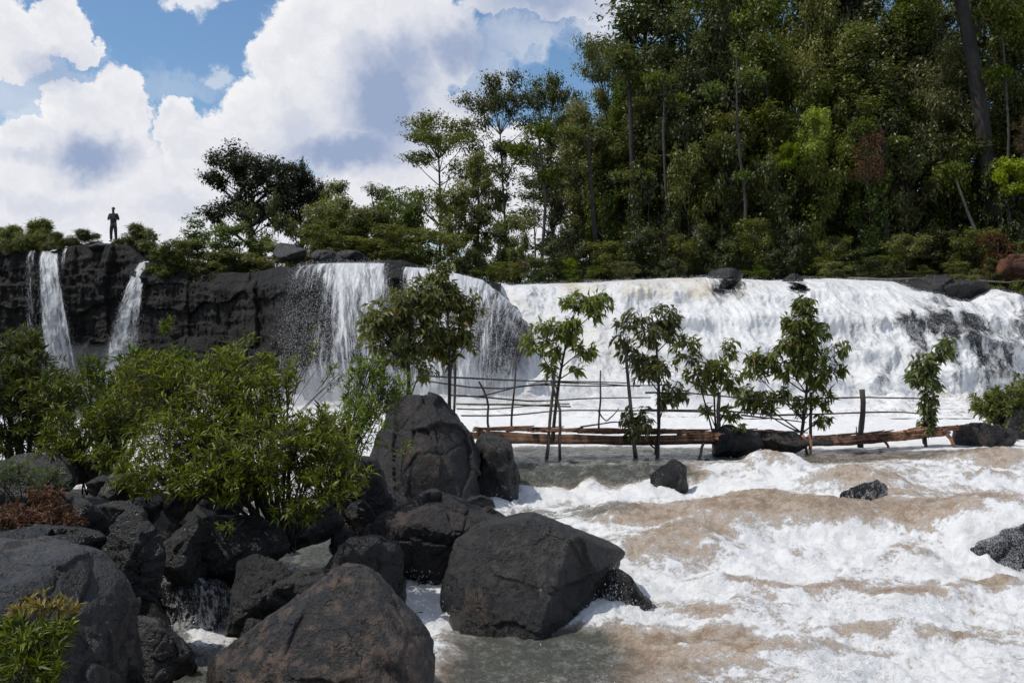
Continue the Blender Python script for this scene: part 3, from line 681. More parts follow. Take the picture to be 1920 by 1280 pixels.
# ================================================================ ROCKS
def hull_planes(pts):
    bm = bmesh.new()
    for p in pts: bm.verts.new(p)
    bmesh.ops.convex_hull(bm, input=bm.verts); bm.normal_update()
    fs = sorted([f for f in bm.faces if f.calc_area() > 1e-6], key=lambda f: -f.calc_area()); N, D = [], []
    for f in fs:
        n = f.normal; e = n.dot(f.verts[0].co)
        if any(n.dot(Vector(m)) > .965 for m in N): continue      # one plane per facet keeps the facets flat
        N.append(list(n)); D.append(e)
    bm.free(); return np.array(N), np.array(D)
_ico = {}
def ico(n):
    if n not in _ico:
        bm = bmesh.new(); bmesh.ops.create_icosphere(bm, subdivisions=n, radius=1.0)
        _ico[n] = (np.array([v.co[:] for v in bm.verts]), np.array([[v.index for v in f.verts] for f in bm.faces])); bm.free()
    return _ico[n]
def rock_from_hull(name, pts, mat, label, sub=6, sharp=14, rough=.03, group=None, seed=0, cat='boulder', layers=0.0, chips=5, joints=3, broken=1.0):
    """solid rock: flat facets with worn edges, knocked corners, joints and a pitted skin"""
    pts = np.array([list(p) for p in pts]); c = (pts.max(0)+pts.min(0))/2*.5 + pts.mean(0)*.5
    N, D = hull_planes([Vector(p) for p in pts-c])
    ok = D > 1e-3; N, D = N[ok], D[ok]; r_ = np.random.RandomState(seed+500)
    size = np.linalg.norm(pts-c, axis=1).mean()
    cn, cd = [], []
    for k in range(chips):                                         # corners knocked off
        n_ = unit_(r_.normal(size=3)); sup = ((pts-c) @ n_).max(); cn.append(n_); cd.append(sup*r_.uniform(.80, .93))
    if chips: N = np.concatenate([N, cn]); D = np.concatenate([D, cd])
    dirs, F = ico(sub)
    wob = np.stack([fbm(dirs, 1.6, 3, seed=seed+k*3) for k in range(3)], 1)*(.10 if broken > .5 else .04)          # facets are never quite flat
    dd = unit_(dirs + wob)
    dot = np.maximum(dd @ N.T, 1e-4); inv = dot/D[None]
    r = 1/(np.sum(inv**(sharp*1.6), axis=1)**(1/(sharp*1.6)))
    v = dirs*r[:, None]; q = v + c
    a = fbm(q/size, 1.3, 3, seed=seed+1)*(.05 if broken > .5 else .02) + fbm(q/size, 3.2, 4, .55, seed=seed+2)*.03
    st = q.copy(); ax = unit_(r_.normal(size=3)); al = (q/size) @ ax; st = q/size - np.outer(al, ax)*.72
    a += fbm(st, 5.0, 4, .55, ridged=True, seed=seed+7)*.014
    wq = q/size + .12*np.stack([fbm(q/size, 2.0, 3, seed=seed+60+k) for k in range(3)], 1)
    sd_ = unit_(r_.normal(size=(46, 3)))*r_.uniform(.75, 1.1, (46, 1)) + c/size; tl_ = r_.normal(size=(46, 3))*.14
    d2 = ((wq[:, None]-sd_[None])**2).sum(-1); ci = d2.argmin(1); ds_ = np.sort(d2, 1)[:, :2]
    a += broken*(np.clip(((wq-sd_[ci])*tl_[ci]).sum(1), -.05, .05)*1.0 + (r_.uniform(-.022, .022, 46))[ci])      # broken faces
    a -= .016*broken*np.exp(-((ds_[:, 1]-ds_[:, 0])/.010)**2)
    for k in range(joints):                                        # straight-ish joints, the rock slightly stepped across them
        n_ = unit_(r_.normal(size=3)*np.array([1, .6, 1])); of = r_.uniform(-.45, .45)
        e = (q-c)/size @ n_ - of + .05*fbm(q/size, 2.2, 3, seed=seed+20+k)
        gate = sstep(fbm(q/size, 1.2, 2, seed=seed+30+k), -.15, .1)
        a -= (.030*np.exp(-(e/.012)**2) + .018*sstep(e, -.01, .01))*gate
    a += fbm(q/size, 11, 3, .6, seed=seed+3)*.008*(rough/.03) + fbm(q/size, 26, 2, seed=seed+4)*.004*(rough/.03)
    if layers: a += layers*np.abs(((q[:, 2]*1.3+q[:, 0]*.4)/size*4 + fbm(q/size, 1.5, 2)) % 1 - .5)
    v = v + dirs*(a*size*(.6+rough*10))[:, None]
    return tag(mesh(name, v, F, M[mat], loc=tuple(c)), label, cat, group)
def unit_(v): v = np.asarray(v); return v/(np.linalg.norm(v, axis=-1, keepdims=True)+1e-9)
def key_rock(label, outline, d, thick, front, mat='rock_dark', back=.75, seed=0, sub=6, sharp=16, rough=.03, **kw):
    """outline: photo pixels at distance d; front: (px, py, offset towards camera); the rear is a smaller copy"""
    outline = [(o[0], o[1], o[2] if len(o) > 2 else 0.0) for o in outline]; pts = [P(a, b, d+o) for a, b, o in outline]
    cx = sum(o[0] for o in outline)/len(outline); cy = sum(o[1] for o in outline)/len(outline)
    for a, b, o in outline:
        q = P(a, b, d+o); c = P(cx, cy, d); q2 = c + (q-c)*back; q2.y += thick; pts.append(q2)
    for a, b, o in front: pts.append(P(a, b, d-o))
    return rock_from_hull('boulder', pts, mat, label, sub, sharp, rough, seed=seed, **kw)
def boulder(label, x0, y0, x1, y1, d, mat='rock_dark', seed=0, sub=5, rough=.03, nf=12, asp=.8, sharp=14, **kw):
    """boulder filling the photo box x0..x1, y0..y1 at distance d"""
    a, b = P(x0, (y0+y1)/2, d), P(x1, (y0+y1)/2, d); t, u = P((x0+x1)/2, y0, d), P((x0+x1)/2, y1, d)
    hw, hh = (b.x-a.x)/2, (t.z-u.z)/2; c = Vector(((a.x+b.x)/2, d, (t.z+u.z)/2))
    r = np.random.RandomState(seed+100); pts = []
    for k in range(nf+2):
        v = r.normal(size=3); v /= np.linalg.norm(v); s = r.uniform(.92, 1.08)
        pts.append(c + Vector((v[0]*hw*1.22*s, v[1]*hw*1.1*asp*s, v[2]*hh*1.25*s)))
    return rock_from_hull('boulder', pts, mat, label, sub, sharp, rough, seed=seed, **kw)

key_rock('huge angular black slab at the edge of the rapids, its right face in shade',
         [(822, 1120), (850, 1015), (905, 982), (975, 970), (1060, 985), (1168, 1030, .55), (1160, 1080, .55), (1130, 1166, .45), (1010, 1205), (925, 1205), (835, 1170)], 12.3, 1.3,
         [(1075, 1000, .12), (1010, 1205, .95), (925, 1205, .80), (850, 1110, .55), (880, 1030, .12), (1040, 1100, .60), (900, 1190, .80)], 'rock_grey', seed=4, sub=7, sharp=40, rough=.024, chips=0, broken=.35)
key_rock('paler broken ledge of rock at the lower left foot of the angular slab',
         [(848, 1120), (870, 1090), (905, 1082), (950, 1120), (976, 1170), (940, 1215), (860, 1200), (838, 1165)], 11.9, .5,
         [(880, 1110, .3), (930, 1150, .35), (930, 1210, .4), (860, 1200, .35)], 'rock_brown', seed=66, sub=6, sharp=30, chips=2, broken=.5)
key_rock('big brown sloping boulder with a dark right flank at the bottom of the photo',
         [(345, 1300), (395, 1235), (440, 1200), (520, 1165), (585, 1090), (640, 1062), (700, 1066), (745, 1125), (808, 1185), (822, 1280), (815, 1500), (300, 1500)], 9.4, 1.0,
         [(420, 1320, .7), (700, 1240, .75), (560, 1170, .35), (765, 1210, .45), (790, 1420, .9), (420, 1500, 1.0), (690, 1110, .12)], 'rock_brown', seed=9, sub=7, sharp=34, rough=.024, broken=.55)
key_rock('huge rounded grey rock with curved cracks at the bottom left corner',
         [(-160, 1060), (-60, 1032), (60, 1030), (120, 1050), (172, 1110), (205, 1170), (208, 1260), (190, 1500), (-200, 1500)], 7.6, 1.1,
         [(60, 1120, .55), (-60, 1150, .6), (150, 1220, .5), (150, 1480, .8), (-80, 1500, .9)], 'rock_grey', seed=23, sub=7, sharp=12, rough=.025, layers=.02)
key_rock('tall dark boulder at the left end of the footbridge',
         [(700, 850), (735, 745), (770, 733), (815, 738), (850, 770), (885, 825), (903, 880), (905, 965), (850, 990), (740, 985), (690, 930)], 17.6, 1.5,
         [(800, 850, .9), (760, 800, .5), (880, 960, .8), (740, 970, .9), (850, 850, .6)], 'rock_rust', seed=31, sub=7, sharp=24, rough=.03)
key_rock('black block of rock under the left end of the footbridge log',
         [(888, 830), (905, 815), (952, 818), (962, 850), (976, 900), (972, 950), (900, 955), (880, 900)], 18.3, 1.0,
         [(905, 835, .5), (950, 835, .45), (960, 940, .5), (900, 945, .5)], 'rock_dark', seed=33, sub=5, sharp=24)
key_rock('jagged black rock behind the angular slab, with a rusty patch on its left',
         [(685, 1000), (705, 965), (760, 945), (810, 930), (850, 940), (900, 965), (985, 985), (960, 1060), (860, 1110), (790, 1130), (730, 1110), (690, 1060)], 13.9, 1.2,
         [(760, 985, .8), (850, 1000, .7), (800, 1100, .6), (720, 1040, .6)], 'rock_rust', seed=41, sub=7, sharp=20, rough=.045)
def wet_speckle(o, n, lo=.0025, hi=.0055, thr=.0, seed=0, label=None, zmax=1e9):
    """drops of splashing water clinging to a rock"""
    me = o.data; r = np.random.RandomState(seed); co = np.empty(len(me.vertices)*3, np.float32); me.vertices.foreach_get('co', co); co = co.reshape(-1, 3)
    nr = np.empty(len(me.vertices)*3, np.float32); me.vertices.foreach_get('normal', nr); nr = nr.reshape(-1, 3)
    ok = np.where((nr[:, 1] < .25) & (co[:, 2]+o.location.z < zmax))[0]; k = r.choice(ok, n); p = co[k] + r.normal(size=(n, 3))*.03 + nr[k]*.004
    g = fbm(np.stack([p[:, 0], p[:, 1], p[:, 2]*.5], 1), 5.0, 3, seed=seed) > thr; p = p[g] + np.array(o.location)
    WET.append((p, r.uniform(lo, hi, len(p))))
WET = []
B_ = boulder
B_('smooth grey boulder at the left edge below the leafy bushes', -60, 838, 132, 950, 13.6, 'rock_grey', 1, sharp=8)
B_('pale flat topped boulder left of the large bush', 178, 922, 304, 1000, 12.6, 'rock_grey', 2, sharp=16, nf=10)
B_('small reddish stone above the pale flat topped boulder', 168, 893, 242, 935, 13.3, 'rock_rust', 3)
B_('round grey stone between the left bush and the large bush', 190, 886, 270, 940, 13.0, 'rock_grey', 4)
B_('brown topped boulder at the left foot of the large bush', 300, 915, 385, 985, 12.7, 'rock_brown', 5)
B_('rough black boulder above the trickling stream at left', 178, 968, 318, 1165, 10.8, 'rock_dark', 6, sub=6, rough=.07, sharp=8)
B_('dark boulder with a smooth side right of the rough black boulder', 290, 962, 400, 1090, 11.7, 'rock_dark', 7, sharp=10)
B_('pitted dark boulder under the large bush', 345, 968, 530, 1075, 12.1, 'rock_dark', 8, sub=6, rough=.06)
B_('grey faceted boulder between the bottom left rock and the small pool of foam', 202, 1168, 352, 1340, 9.2, 'rock_grey', 9, sub=6, nf=9, sharp=26)
B_('wet boulder that the trickling stream runs over', 262, 1066, 445, 1215, 11.9, 'rock_wet', 10, sub=6, sharp=8, rough=.04)
B_('black boulder right of the wet boulder', 405, 1052, 560, 1190, 11.4, 'rock_dark', 11, sub=6, nf=10, sharp=18)
B_('small round grey stone touching the brown sloping boulder', 448, 1156, 500, 1195, 10.6, 'rock_grey', 12)
B_('reddish brown boulder behind the brown sloping boulder', 505, 1052, 640, 1165, 11.0, 'rock_brown', 13, sub=6, sharp=14)
B_('dark dome of rock right behind the brown sloping boulder', 560, 1005, 795, 1190, 11.9, 'rock_dark', 14, sub=6, rough=.045, sharp=8)
B_('mossy dark boulder left of the tall dark boulder', 618, 862, 735, 1015, 14.6, 'rock_dark', 15, sub=6, rough=.05)
B_('flat grey slab lying at the foot of the tall dark boulder', 700, 905, 800, 960, 15.0, 'rock_grey', 16, nf=8, sharp=22)
B_('little reddish stone at the water edge below the black block', 872, 930, 930, 962, 15.6, 'rock_rust', 17)
B_('black stone hidden under the stems of the large bush', 500, 930, 640, 1040, 13.2, 'rock_dark', 18)
B_('dark boulder in the shade beneath the left bushes', 100, 850, 200, 920, 14.5, 'rock_dark', 19)
B_('low black stone beneath the dry plant at left', -40, 990, 190, 1080, 10.6, 'rock_dark', 20, sub=6, rough=.05)
B_('black rock behind the dry plant at left', 60, 930, 210, 1010, 11.6, 'rock_dark', 21)
B_('black stone in the gap above the pool of foam', 400, 1040, 470, 1100, 12.6, 'rock_dark', 22)
B_('dark stone wedged between the grey faceted boulder and the corner rock', 170, 1190, 240, 1330, 8.9, 'rock_dark', 24)
B_('low dark stone behind the large bush in the middle', 380, 880, 520, 960, 14.6, 'rock_dark', 25)
B_('rounded black rock parting the ledge water beside the footbridge', 1224, 866, 1288, 945, 18.7, 'rock_dark', 26, nf=10, sharp=18)
B_('black rock under the leafy sapling in the middle of the footbridge', 1325, 800, 1430, 858, 21.6, 'rock_dark', 27, sharp=14)
B_('pale flat rock beside the tallest sapling on the footbridge', 1400, 803, 1510, 858, 21.8, 'rock_brown', 28, nf=9, sharp=20)
B_('large rounded dark boulder at the right end of the footbridge', 1785, 778, 1900, 850, 23.6, 'rock_brown', 29, sub=6, sharp=7)
B_('small grey rock rising out of the foam in the middle of the rapids', 1582, 896, 1680, 1000, 16.9, 'rock_wet', 30, rough=.06)
B_('dark wet rock at the right edge under thin splashing water', 1835, 1000, 2030, 1180, 14.2, 'rock_wet', 31, sub=6, rough=.05)
B_('rusty brown rock washed by foam beside the angular slab', 1120, 1068, 1235, 1200, 12.6, 'rock_rust', 32, sub=6, rough=.06)
B_('black mossy stone at the right edge behind the green bush', 1880, 770, 1990, 850, 24.8, 'rock_dark', 33)
for k, (px, py, wd, d_, mt, lb) in enumerate([(330, 1000, 46, 12.3, 'rock_grey', 'small grey stone between the dark smooth boulder and the brown topped one'), (270, 960, 50, 12.9, 'rock_grey', 'small grey stone touching the right side of the pale flat topped boulder'), (420, 960, 60, 13.0, 'rock_dark', 'small dark stone at the back of the pitted dark boulder'),
     (150, 1000, 46, 11.2, 'rock_rust', 'rust stained stone right of the dry plant'), (640, 1010, 60, 13.4, 'rock_dark', 'dark stone beside the white trickle under the leaning bush'), (700, 1110, 50, 12.3, 'rock_grey', 'grey stone in the cleft behind the brown sloping boulder'), (790, 1165, 40, 12.2, 'rock_dark', 'small black stone in the white water left of the angular slab'),
     (460, 1080, 44, 12.0, 'rock_grey', 'small grey stone wedged above the black boulder'), (680, 955, 56, 14.2, 'rock_dark', 'small black stone at the foot of the mossy dark boulder'), (820, 945, 60, 15.4, 'rock_grey', 'grey stone between the flat slab and the little reddish stone'), (240, 1040, 40, 10.6, 'rock_grey', 'little stone lodged on the rough black boulder'),
     (350, 1240, 50, 10.4, 'rock_dark', 'black stone at the edge of the small pool of foam'), (230, 905, 36, 13.2, 'rock_grey', 'tiny grey stone beside the small reddish stone'), (20, 1010, 80, 10.9, 'rock_rust', 'rusty flat stone under the dry plant at the left edge')]):
    boulder(lb, px-wd/2, py-wd*.35, px+wd/2, py+wd*.6, d_, mt, 200+k, sub=5)
for (o_, n_, thr_) in [('wet boulder that the trickling stream', 16000, -.05), ('small grey rock rising out', 5000, -.05), ('dark wet rock at the right edge', 50000, -.15), ('rusty brown rock washed', 6000, .08)]:
    ob = [x for x in COL.objects if str(x.get('label', '')).startswith(o_)][0]; wet_speckle(ob, n_, thr=thr_, seed=n_)
drops_mesh('rock_spray', 'white droplets running and splashing over the wet rocks', WET, M['drops'])
# at the falls
B_('black notch of rock splitting the top of the central waterfall', 716, 490, 764, 600, 36.5, 'rock_wet', 34, sharp=14)
key_rock('rounded grey buttress bulging out between the central waterfall and the cascade', [(845, 520), (880, 514), (920, 530), (965, 565), (994, 604), (975, 660), (930, 712), (915, 790), (840, 800), (835, 600)], 37.8, 3.0,
         [(880, 560, .9), (930, 600, .9), (960, 640, .5), (900, 780, 1.6), (860, 780, 1.6)], 'rock_wet', seed=35, sub=6, sharp=7)
B_('black rock jutting from the lip of the cascade', 1318, 504, 1400, 562, 43.4, 'rock_dark', 36, nf=9, sharp=18)
B_('small black rock on the lip of the cascade behind the tallest sapling', 1466, 516, 1512, 556, 43.8, 'rock_dark', 37)
B_('long dark rock ridge at the right end of the cascade lip', 1680, 522, 1850, 570, 44.6, 'rock_dark', 38, sub=6, rough=.06)
B_('dark mossy rock above the cascade at the right edge of the photo', 1850, 545, 2010, 625, 44.5, 'rock_dark', 39, sub=6, rough=.06)
B_('flat grey rock the person stands on at the top of the cliff', 150, 456, 262, 474, 51.2, 'rock_grey', 40, nf=9, sharp=16)
B_('grey rock sloping down from the feet of the standing person', 225, 462, 285, 510, 50.4, 'rock_grey', 41)
B_('pale grey boulder on top of the cliff beside the rust coloured shrub', 505, 453, 575, 492, 45.5, 'rock_grey', 42)
B_('long dark boulder on the lip above the central waterfall', 628, 463, 706, 497, 39.5, 'rock_dark', 43, sharp=8)
B_('low grey boulder left of the long dark boulder on the lip', 585, 470, 640, 496, 41.0, 'rock_grey', 44)
# red soil bank on the far right
B_('slumped bank of bare red soil above the right end of the cascade', 1850, 470, 2010, 545, 47.5, 'soil', 49, sub=6, rough=.06, cat='soil bank')

# ================================================================ FOOTBRIDGE
def stick(p0, p1, r0, r1=None, sag=0.0, wob=.012, n=7, seed=0):
    r = np.random.RandomState(seed); p0, p1 = np.array(p0), np.array(p1); t = np.linspace(0, 1, n)[:, None]
    pts = p0+(p1-p0)*t; pts[:, 2] -= (sag*4*t*(1-t))[:, 0]; L = np.linalg.norm(p1-p0)
    pts[1:-1] += r.normal(size=(n-2, 3))*wob*L*np.array([1, 1, 1])
    rr = np.linspace(r0, r1 or r0*.75, n)*r.uniform(.85, 1.15, n)
    return (pts, rr)
def bpath(px):   # distance of the bridge at photo column px
    return float(np.interp(px, [880, 1300, 1500, 1800], [20.6, 21.4, 22.2, 23.6]))
def build_bridge():
    root = empty('footbridge', P(1340, 825, bpath(1340)))
    tag(root, 'rickety stick footbridge with thin pole railings spanning the water below the falls', 'footbridge')
    inv = np.array(root.location)
    def part(name, lines, mat, sides=7, label=None):
        v, f = tubes(lines, sides); o = mesh(name, v-inv, f, M[mat], root)
        if label: o['label'] = label
        return o
    rr = np.random.RandomState(5)
    def bp(px, py, off=0.0): return np.array(P(px, py, bpath(px)+off))
    def polyline(pts, r0, r1, off=0.0, seed=0, n=16):
        pts = np.array([bp(a, b, off) for a, b in pts]); s = np.linspace(0, len(pts)-1, n)
        q = np.stack([np.interp(s, np.arange(len(pts)), pts[:, j]) for j in range(3)], 1)
        r = np.random.RandomState(seed+9); L_ = np.linspace(0, 1, n)[:, None]; q = q + sum(np.sin(L_*math.pi*(kk+1))*r.normal(size=(1, 3))*.022/(kk+1) for kk in range(3))*(1 if n > 6 else .3)
        return (q, np.linspace(r0, r1, n)*r.uniform(.9, 1.1, n))
    # two main logs
    def log(pts, r0, r1, off, seed):
        pts3 = np.array([bp(a, b, off) for a, b in pts]); n = 60; s = np.linspace(0, len(pts3)-1, n)
        q = np.stack([np.interp(s, np.arange(len(pts3)), pts3[:, j]) for j in range(3)], 1)
        rad = np.linspace(r0, r1, n)*(1+.10*fbm(np.stack([q[:, 0]*2, 0*q[:, 0], 0*q[:, 0]+seed], 1), 1, 3))
        v, f = tubes([(q, rad)], 14); v = v + (fbm(v*np.array([.6, 4, 4]), 2.5, 3, seed=seed)*.016)[:, None]*np.array([0, 1, 1])
        mesh('log', v-inv, f, M[['bark_red', 'bark_red', 'bark_red', 'bark_red', 'pole'][seed % 5]], root)
    for k in range(16):
        o1 = rr.uniform(-5, 7); x0_ = rr.uniform(865, 960); x1_ = rr.uniform(1260, 1470); f_ = lambda x: float(np.interp(x, [865, 1000, 1200, 1350, 1470], [812, 822, 825, 821, 815]))
        xs_ = np.linspace(x0_, x1_, 6); log([(x, f_(x)+o1+rr.uniform(-1.5, 1.5)) for x in xs_], rr.uniform(.03, .058), rr.uniform(.02, .04), rr.uniform(-.28, .28), k)
    for k in range(12):
        o1 = rr.uniform(-4, 6); x0_ = rr.uniform(1470, 1600); x1_ = rr.uniform(1700, 1805); f_ = lambda x: float(np.interp(x, [1470, 1600, 1700, 1805], [829, 825, 816, 805]))
        xs_ = np.linspace(x0_, x1_, 6); log([(x, f_(x)+o1+rr.uniform(-1.5, 1.5)) for x in xs_], rr.uniform(.03, .05), rr.uniform(.02, .035), rr.uniform(-.25, .25), 20+k)
    log([(1425, 820), (1500, 828), (1560, 830)], .07, .06, -.25, 4)
    # deck of many sticks laid along and across
    L = []
    for k in range(110):
        px = rr.uniform(885, 1430); py = float(np.interp(px, [880, 1300, 1440], [803, 812, 806])); ln = rr.uniform(30, 120)
        L.append(polyline([(px, py+rr.uniform(-3, 4)), (px+ln, py+rr.uniform(-6, 4))], rr.uniform(.012, .028), .012, rr.uniform(-.3, .3), k, 5))
    part('deck_stick', L, 'bark_red', 6)['kind'] = 'stuff'
    L = []
    for k in range(70):
        px = rr.uniform(1490, 1790); py = float(np.interp(px, [1490, 1600, 1800], [822, 816, 800])); ln = rr.uniform(20, 70)
        L.append(polyline([(px, py+rr.uniform(-3, 5)), (px+ln, py+rr.uniform(-8, 4))], rr.uniform(.014, .03), .012, rr.uniform(-.3, .3), k+80, 5))
    part('deck_stick', L, 'bark_red', 6)['kind'] = 'stuff'
    def post(pts, r0, r1, seed, mat='pole', off=0.0): part('post', [polyline(pts, r0, r1, off, seed, 7)], mat)
    post([(848, 800), (850, 745), (853, 655)], .03, .022, 1); post([(917, 808), (912, 760), (898, 715)], .028, .02, 2)
    post([(959, 808), (962, 745), (966, 668)], .026, .018, 3); post([(1024, 866), (1033, 790), (1040, 697)], .040, .028, 4, off=-.3)
    post([(1050, 868), (1046, 770), (1034, 715)], .035, .026, 5, off=-.35); post([(1123, 812), (1126, 750), (1126, 694)], .022, .016, 6)
    post([(1192, 858), (1184, 790), (1172, 640)], .05, .03, 7, off=-.3); post([(1230, 852), (1234, 800), (1235, 720)], .045, .03, 8, off=-.3)
    post([(1347, 808), (1348, 735)], .045, .04, 9); post([(1519, 842), (1520, 735)], .04, .035, 10)
    post([(1613, 838), (1614, 800), (1616, 730)], .07, .062, 11); post([(1733, 832), (1732, 775)], .035, .03, 12)
    post([(1606, 822), (1605, 800)], .015, .012, 13); post([(800, 745), (825, 770)], .02, .02, 14)
    # lower props
    post([(1640, 812), (1666, 838)], .03, .03, 15, 'bark_red', -.4); post([(1772, 805), (1792, 838)], .05, .04, 16, 'bark_red', -.5)
    post([(1505, 815), (1513, 850)], .035, .03, 17, 'bark_red', -.4); post([(1516, 815), (1520, 852)], .03, .03, 18, 'bark_red', -.4); post([(1320, 830), (1310, 858)], .03, .03, 19, 'pole', -.4)
    def rail(pts, r0, r1, seed, mat='pole', label=None, off=0.0): part('rail', [polyline(pts, r0, r1, off, seed, 16)], mat, 6, label)
    rail([(790, 704), (900, 707), (1000, 711), (1100, 714), (1180, 718)], .022, .013, 1)
    rail([(800, 714), (880, 725), (940, 727), (1040, 716), (1110, 719), (1200, 724)], .020, .014, 2)
    rail([(840, 740), (900, 742), (985, 722), (1100, 725), (1260, 722)], .018, .012, 3)
    rail([(850, 741), (930, 748), (1000, 751), (1100, 747), (1220, 745)], .020, .013, 4)
    rail([(855, 757), (960, 759), (1070, 762)], .022, .018, 5, 'pole_green', 'yellowish green bamboo rail')
    rail([(856, 766), (960, 764), (1068, 757)], .017, .013, 6, 'pole_green', 'yellowish green bamboo rail')
    rail([(865, 779), (960, 776), (1050, 768), (1200, 769), (1330, 772)], .018, .014, 7)
    rail([(1210, 736), (1300, 740), (1400, 746), (1520, 750)], .022, .014, 8)
    rail([(1200, 768), (1350, 770), (1450, 777), (1560, 775)], .02, .016, 9)
    rail([(1390, 778), (1450, 783), (1512, 792)], .024, .012, 10)
    rail([(1450, 751), (1620, 745), (1735, 747)], .020, .017, 11); rail([(1440, 779), (1620, 774), (1740, 777)], .020, .017, 12)
    rail([(1088, 800), (1150, 792), (1220, 800)], .02, .01, 13, 'bark_red'); rail([(1195, 812), (1272, 806)], .02, .012, 14)
    rail([(1122, 770), (1135, 790), (1160, 765)], .016, .01, 15, 'bark_red')
build_bridge()
# pale fallen trunk lying along the bank above the cascade
v, f = tubes([stick(P(1590, 522, 46), P(1780, 526, 46), .07, .05, seed=3), ], 8); tag(mesh('fallen_log', v, f, M['bark_pale']), 'thin pale fallen trunk lying just above the middle of the cascade lip', 'fallen log')
v, f = tubes([stick(P(1700, 528, 45.4), P(1925, 526, 45.8), .06, .04, seed=4)], 8); tag(mesh('fallen_log', v, f, M['bark_pale']), 'pale fallen trunk reaching the right edge of the photo above the cascade', 'fallen log')

# ================================================================ PERSON
def simple_mat(name, c, r=.8):
    m_, t, b = principled(name); n = t.noise(t.new('ShaderNodeTexCoord').outputs['Object'], 14, 4)
    t.l.new(t.mix(n, tuple(x*.75 for x in c), tuple(x*1.2 for x in c)), b.inputs['Base Color']); b.inputs['Roughness'].default_value = r; return m_
M['skin'] = simple_mat('skin', (.13, .075, .05), .55); M['shirt'] = simple_mat('silhouette_shirt', (.025, .027, .032)); M['trousers'] = simple_mat('silhouette_trousers', (.018, .018, .02)); M['hair'] = simple_mat('black_hair', (.01, .009, .008), .5)  # clothes near black: the figure's silhouette is put into the colour
M['cam'] = simple_mat('camera_body', (.03, .03, .03), .35)
def skin(name, verts, edges, radii, root_i, mat, parent, sub=2):
    me = bpy.data.meshes.new(name); me.from_pydata(verts, edges, []); o = bpy.data.objects.new(name, me); COL.objects.link(o)
    md = o.modifiers.new('Skin', 'SKIN'); md.use_smooth_shade = True
    for i, r in enumerate(radii):
        r = r if isinstance(r, tuple) else (r, r); me.skin_vertices[0].data[i].radius = r; me.skin_vertices[0].data[i].use_root = (i == root_i)
    s = o.modifiers.new('Sub', 'SUBSURF'); s.levels = s.render_levels = sub
    dg = bpy.context.evaluated_depsgraph_get(); me2 = bpy.data.meshes.new_from_object(o.evaluated_get(dg))
    bpy.data.objects.remove(o); bpy.data.meshes.remove(me)
    me2.name = name; me2.materials.clear(); me2.materials.append(M[mat])
    o = bpy.data.objects.new(name, me2); COL.objects.link(o); o.parent = parent; return o
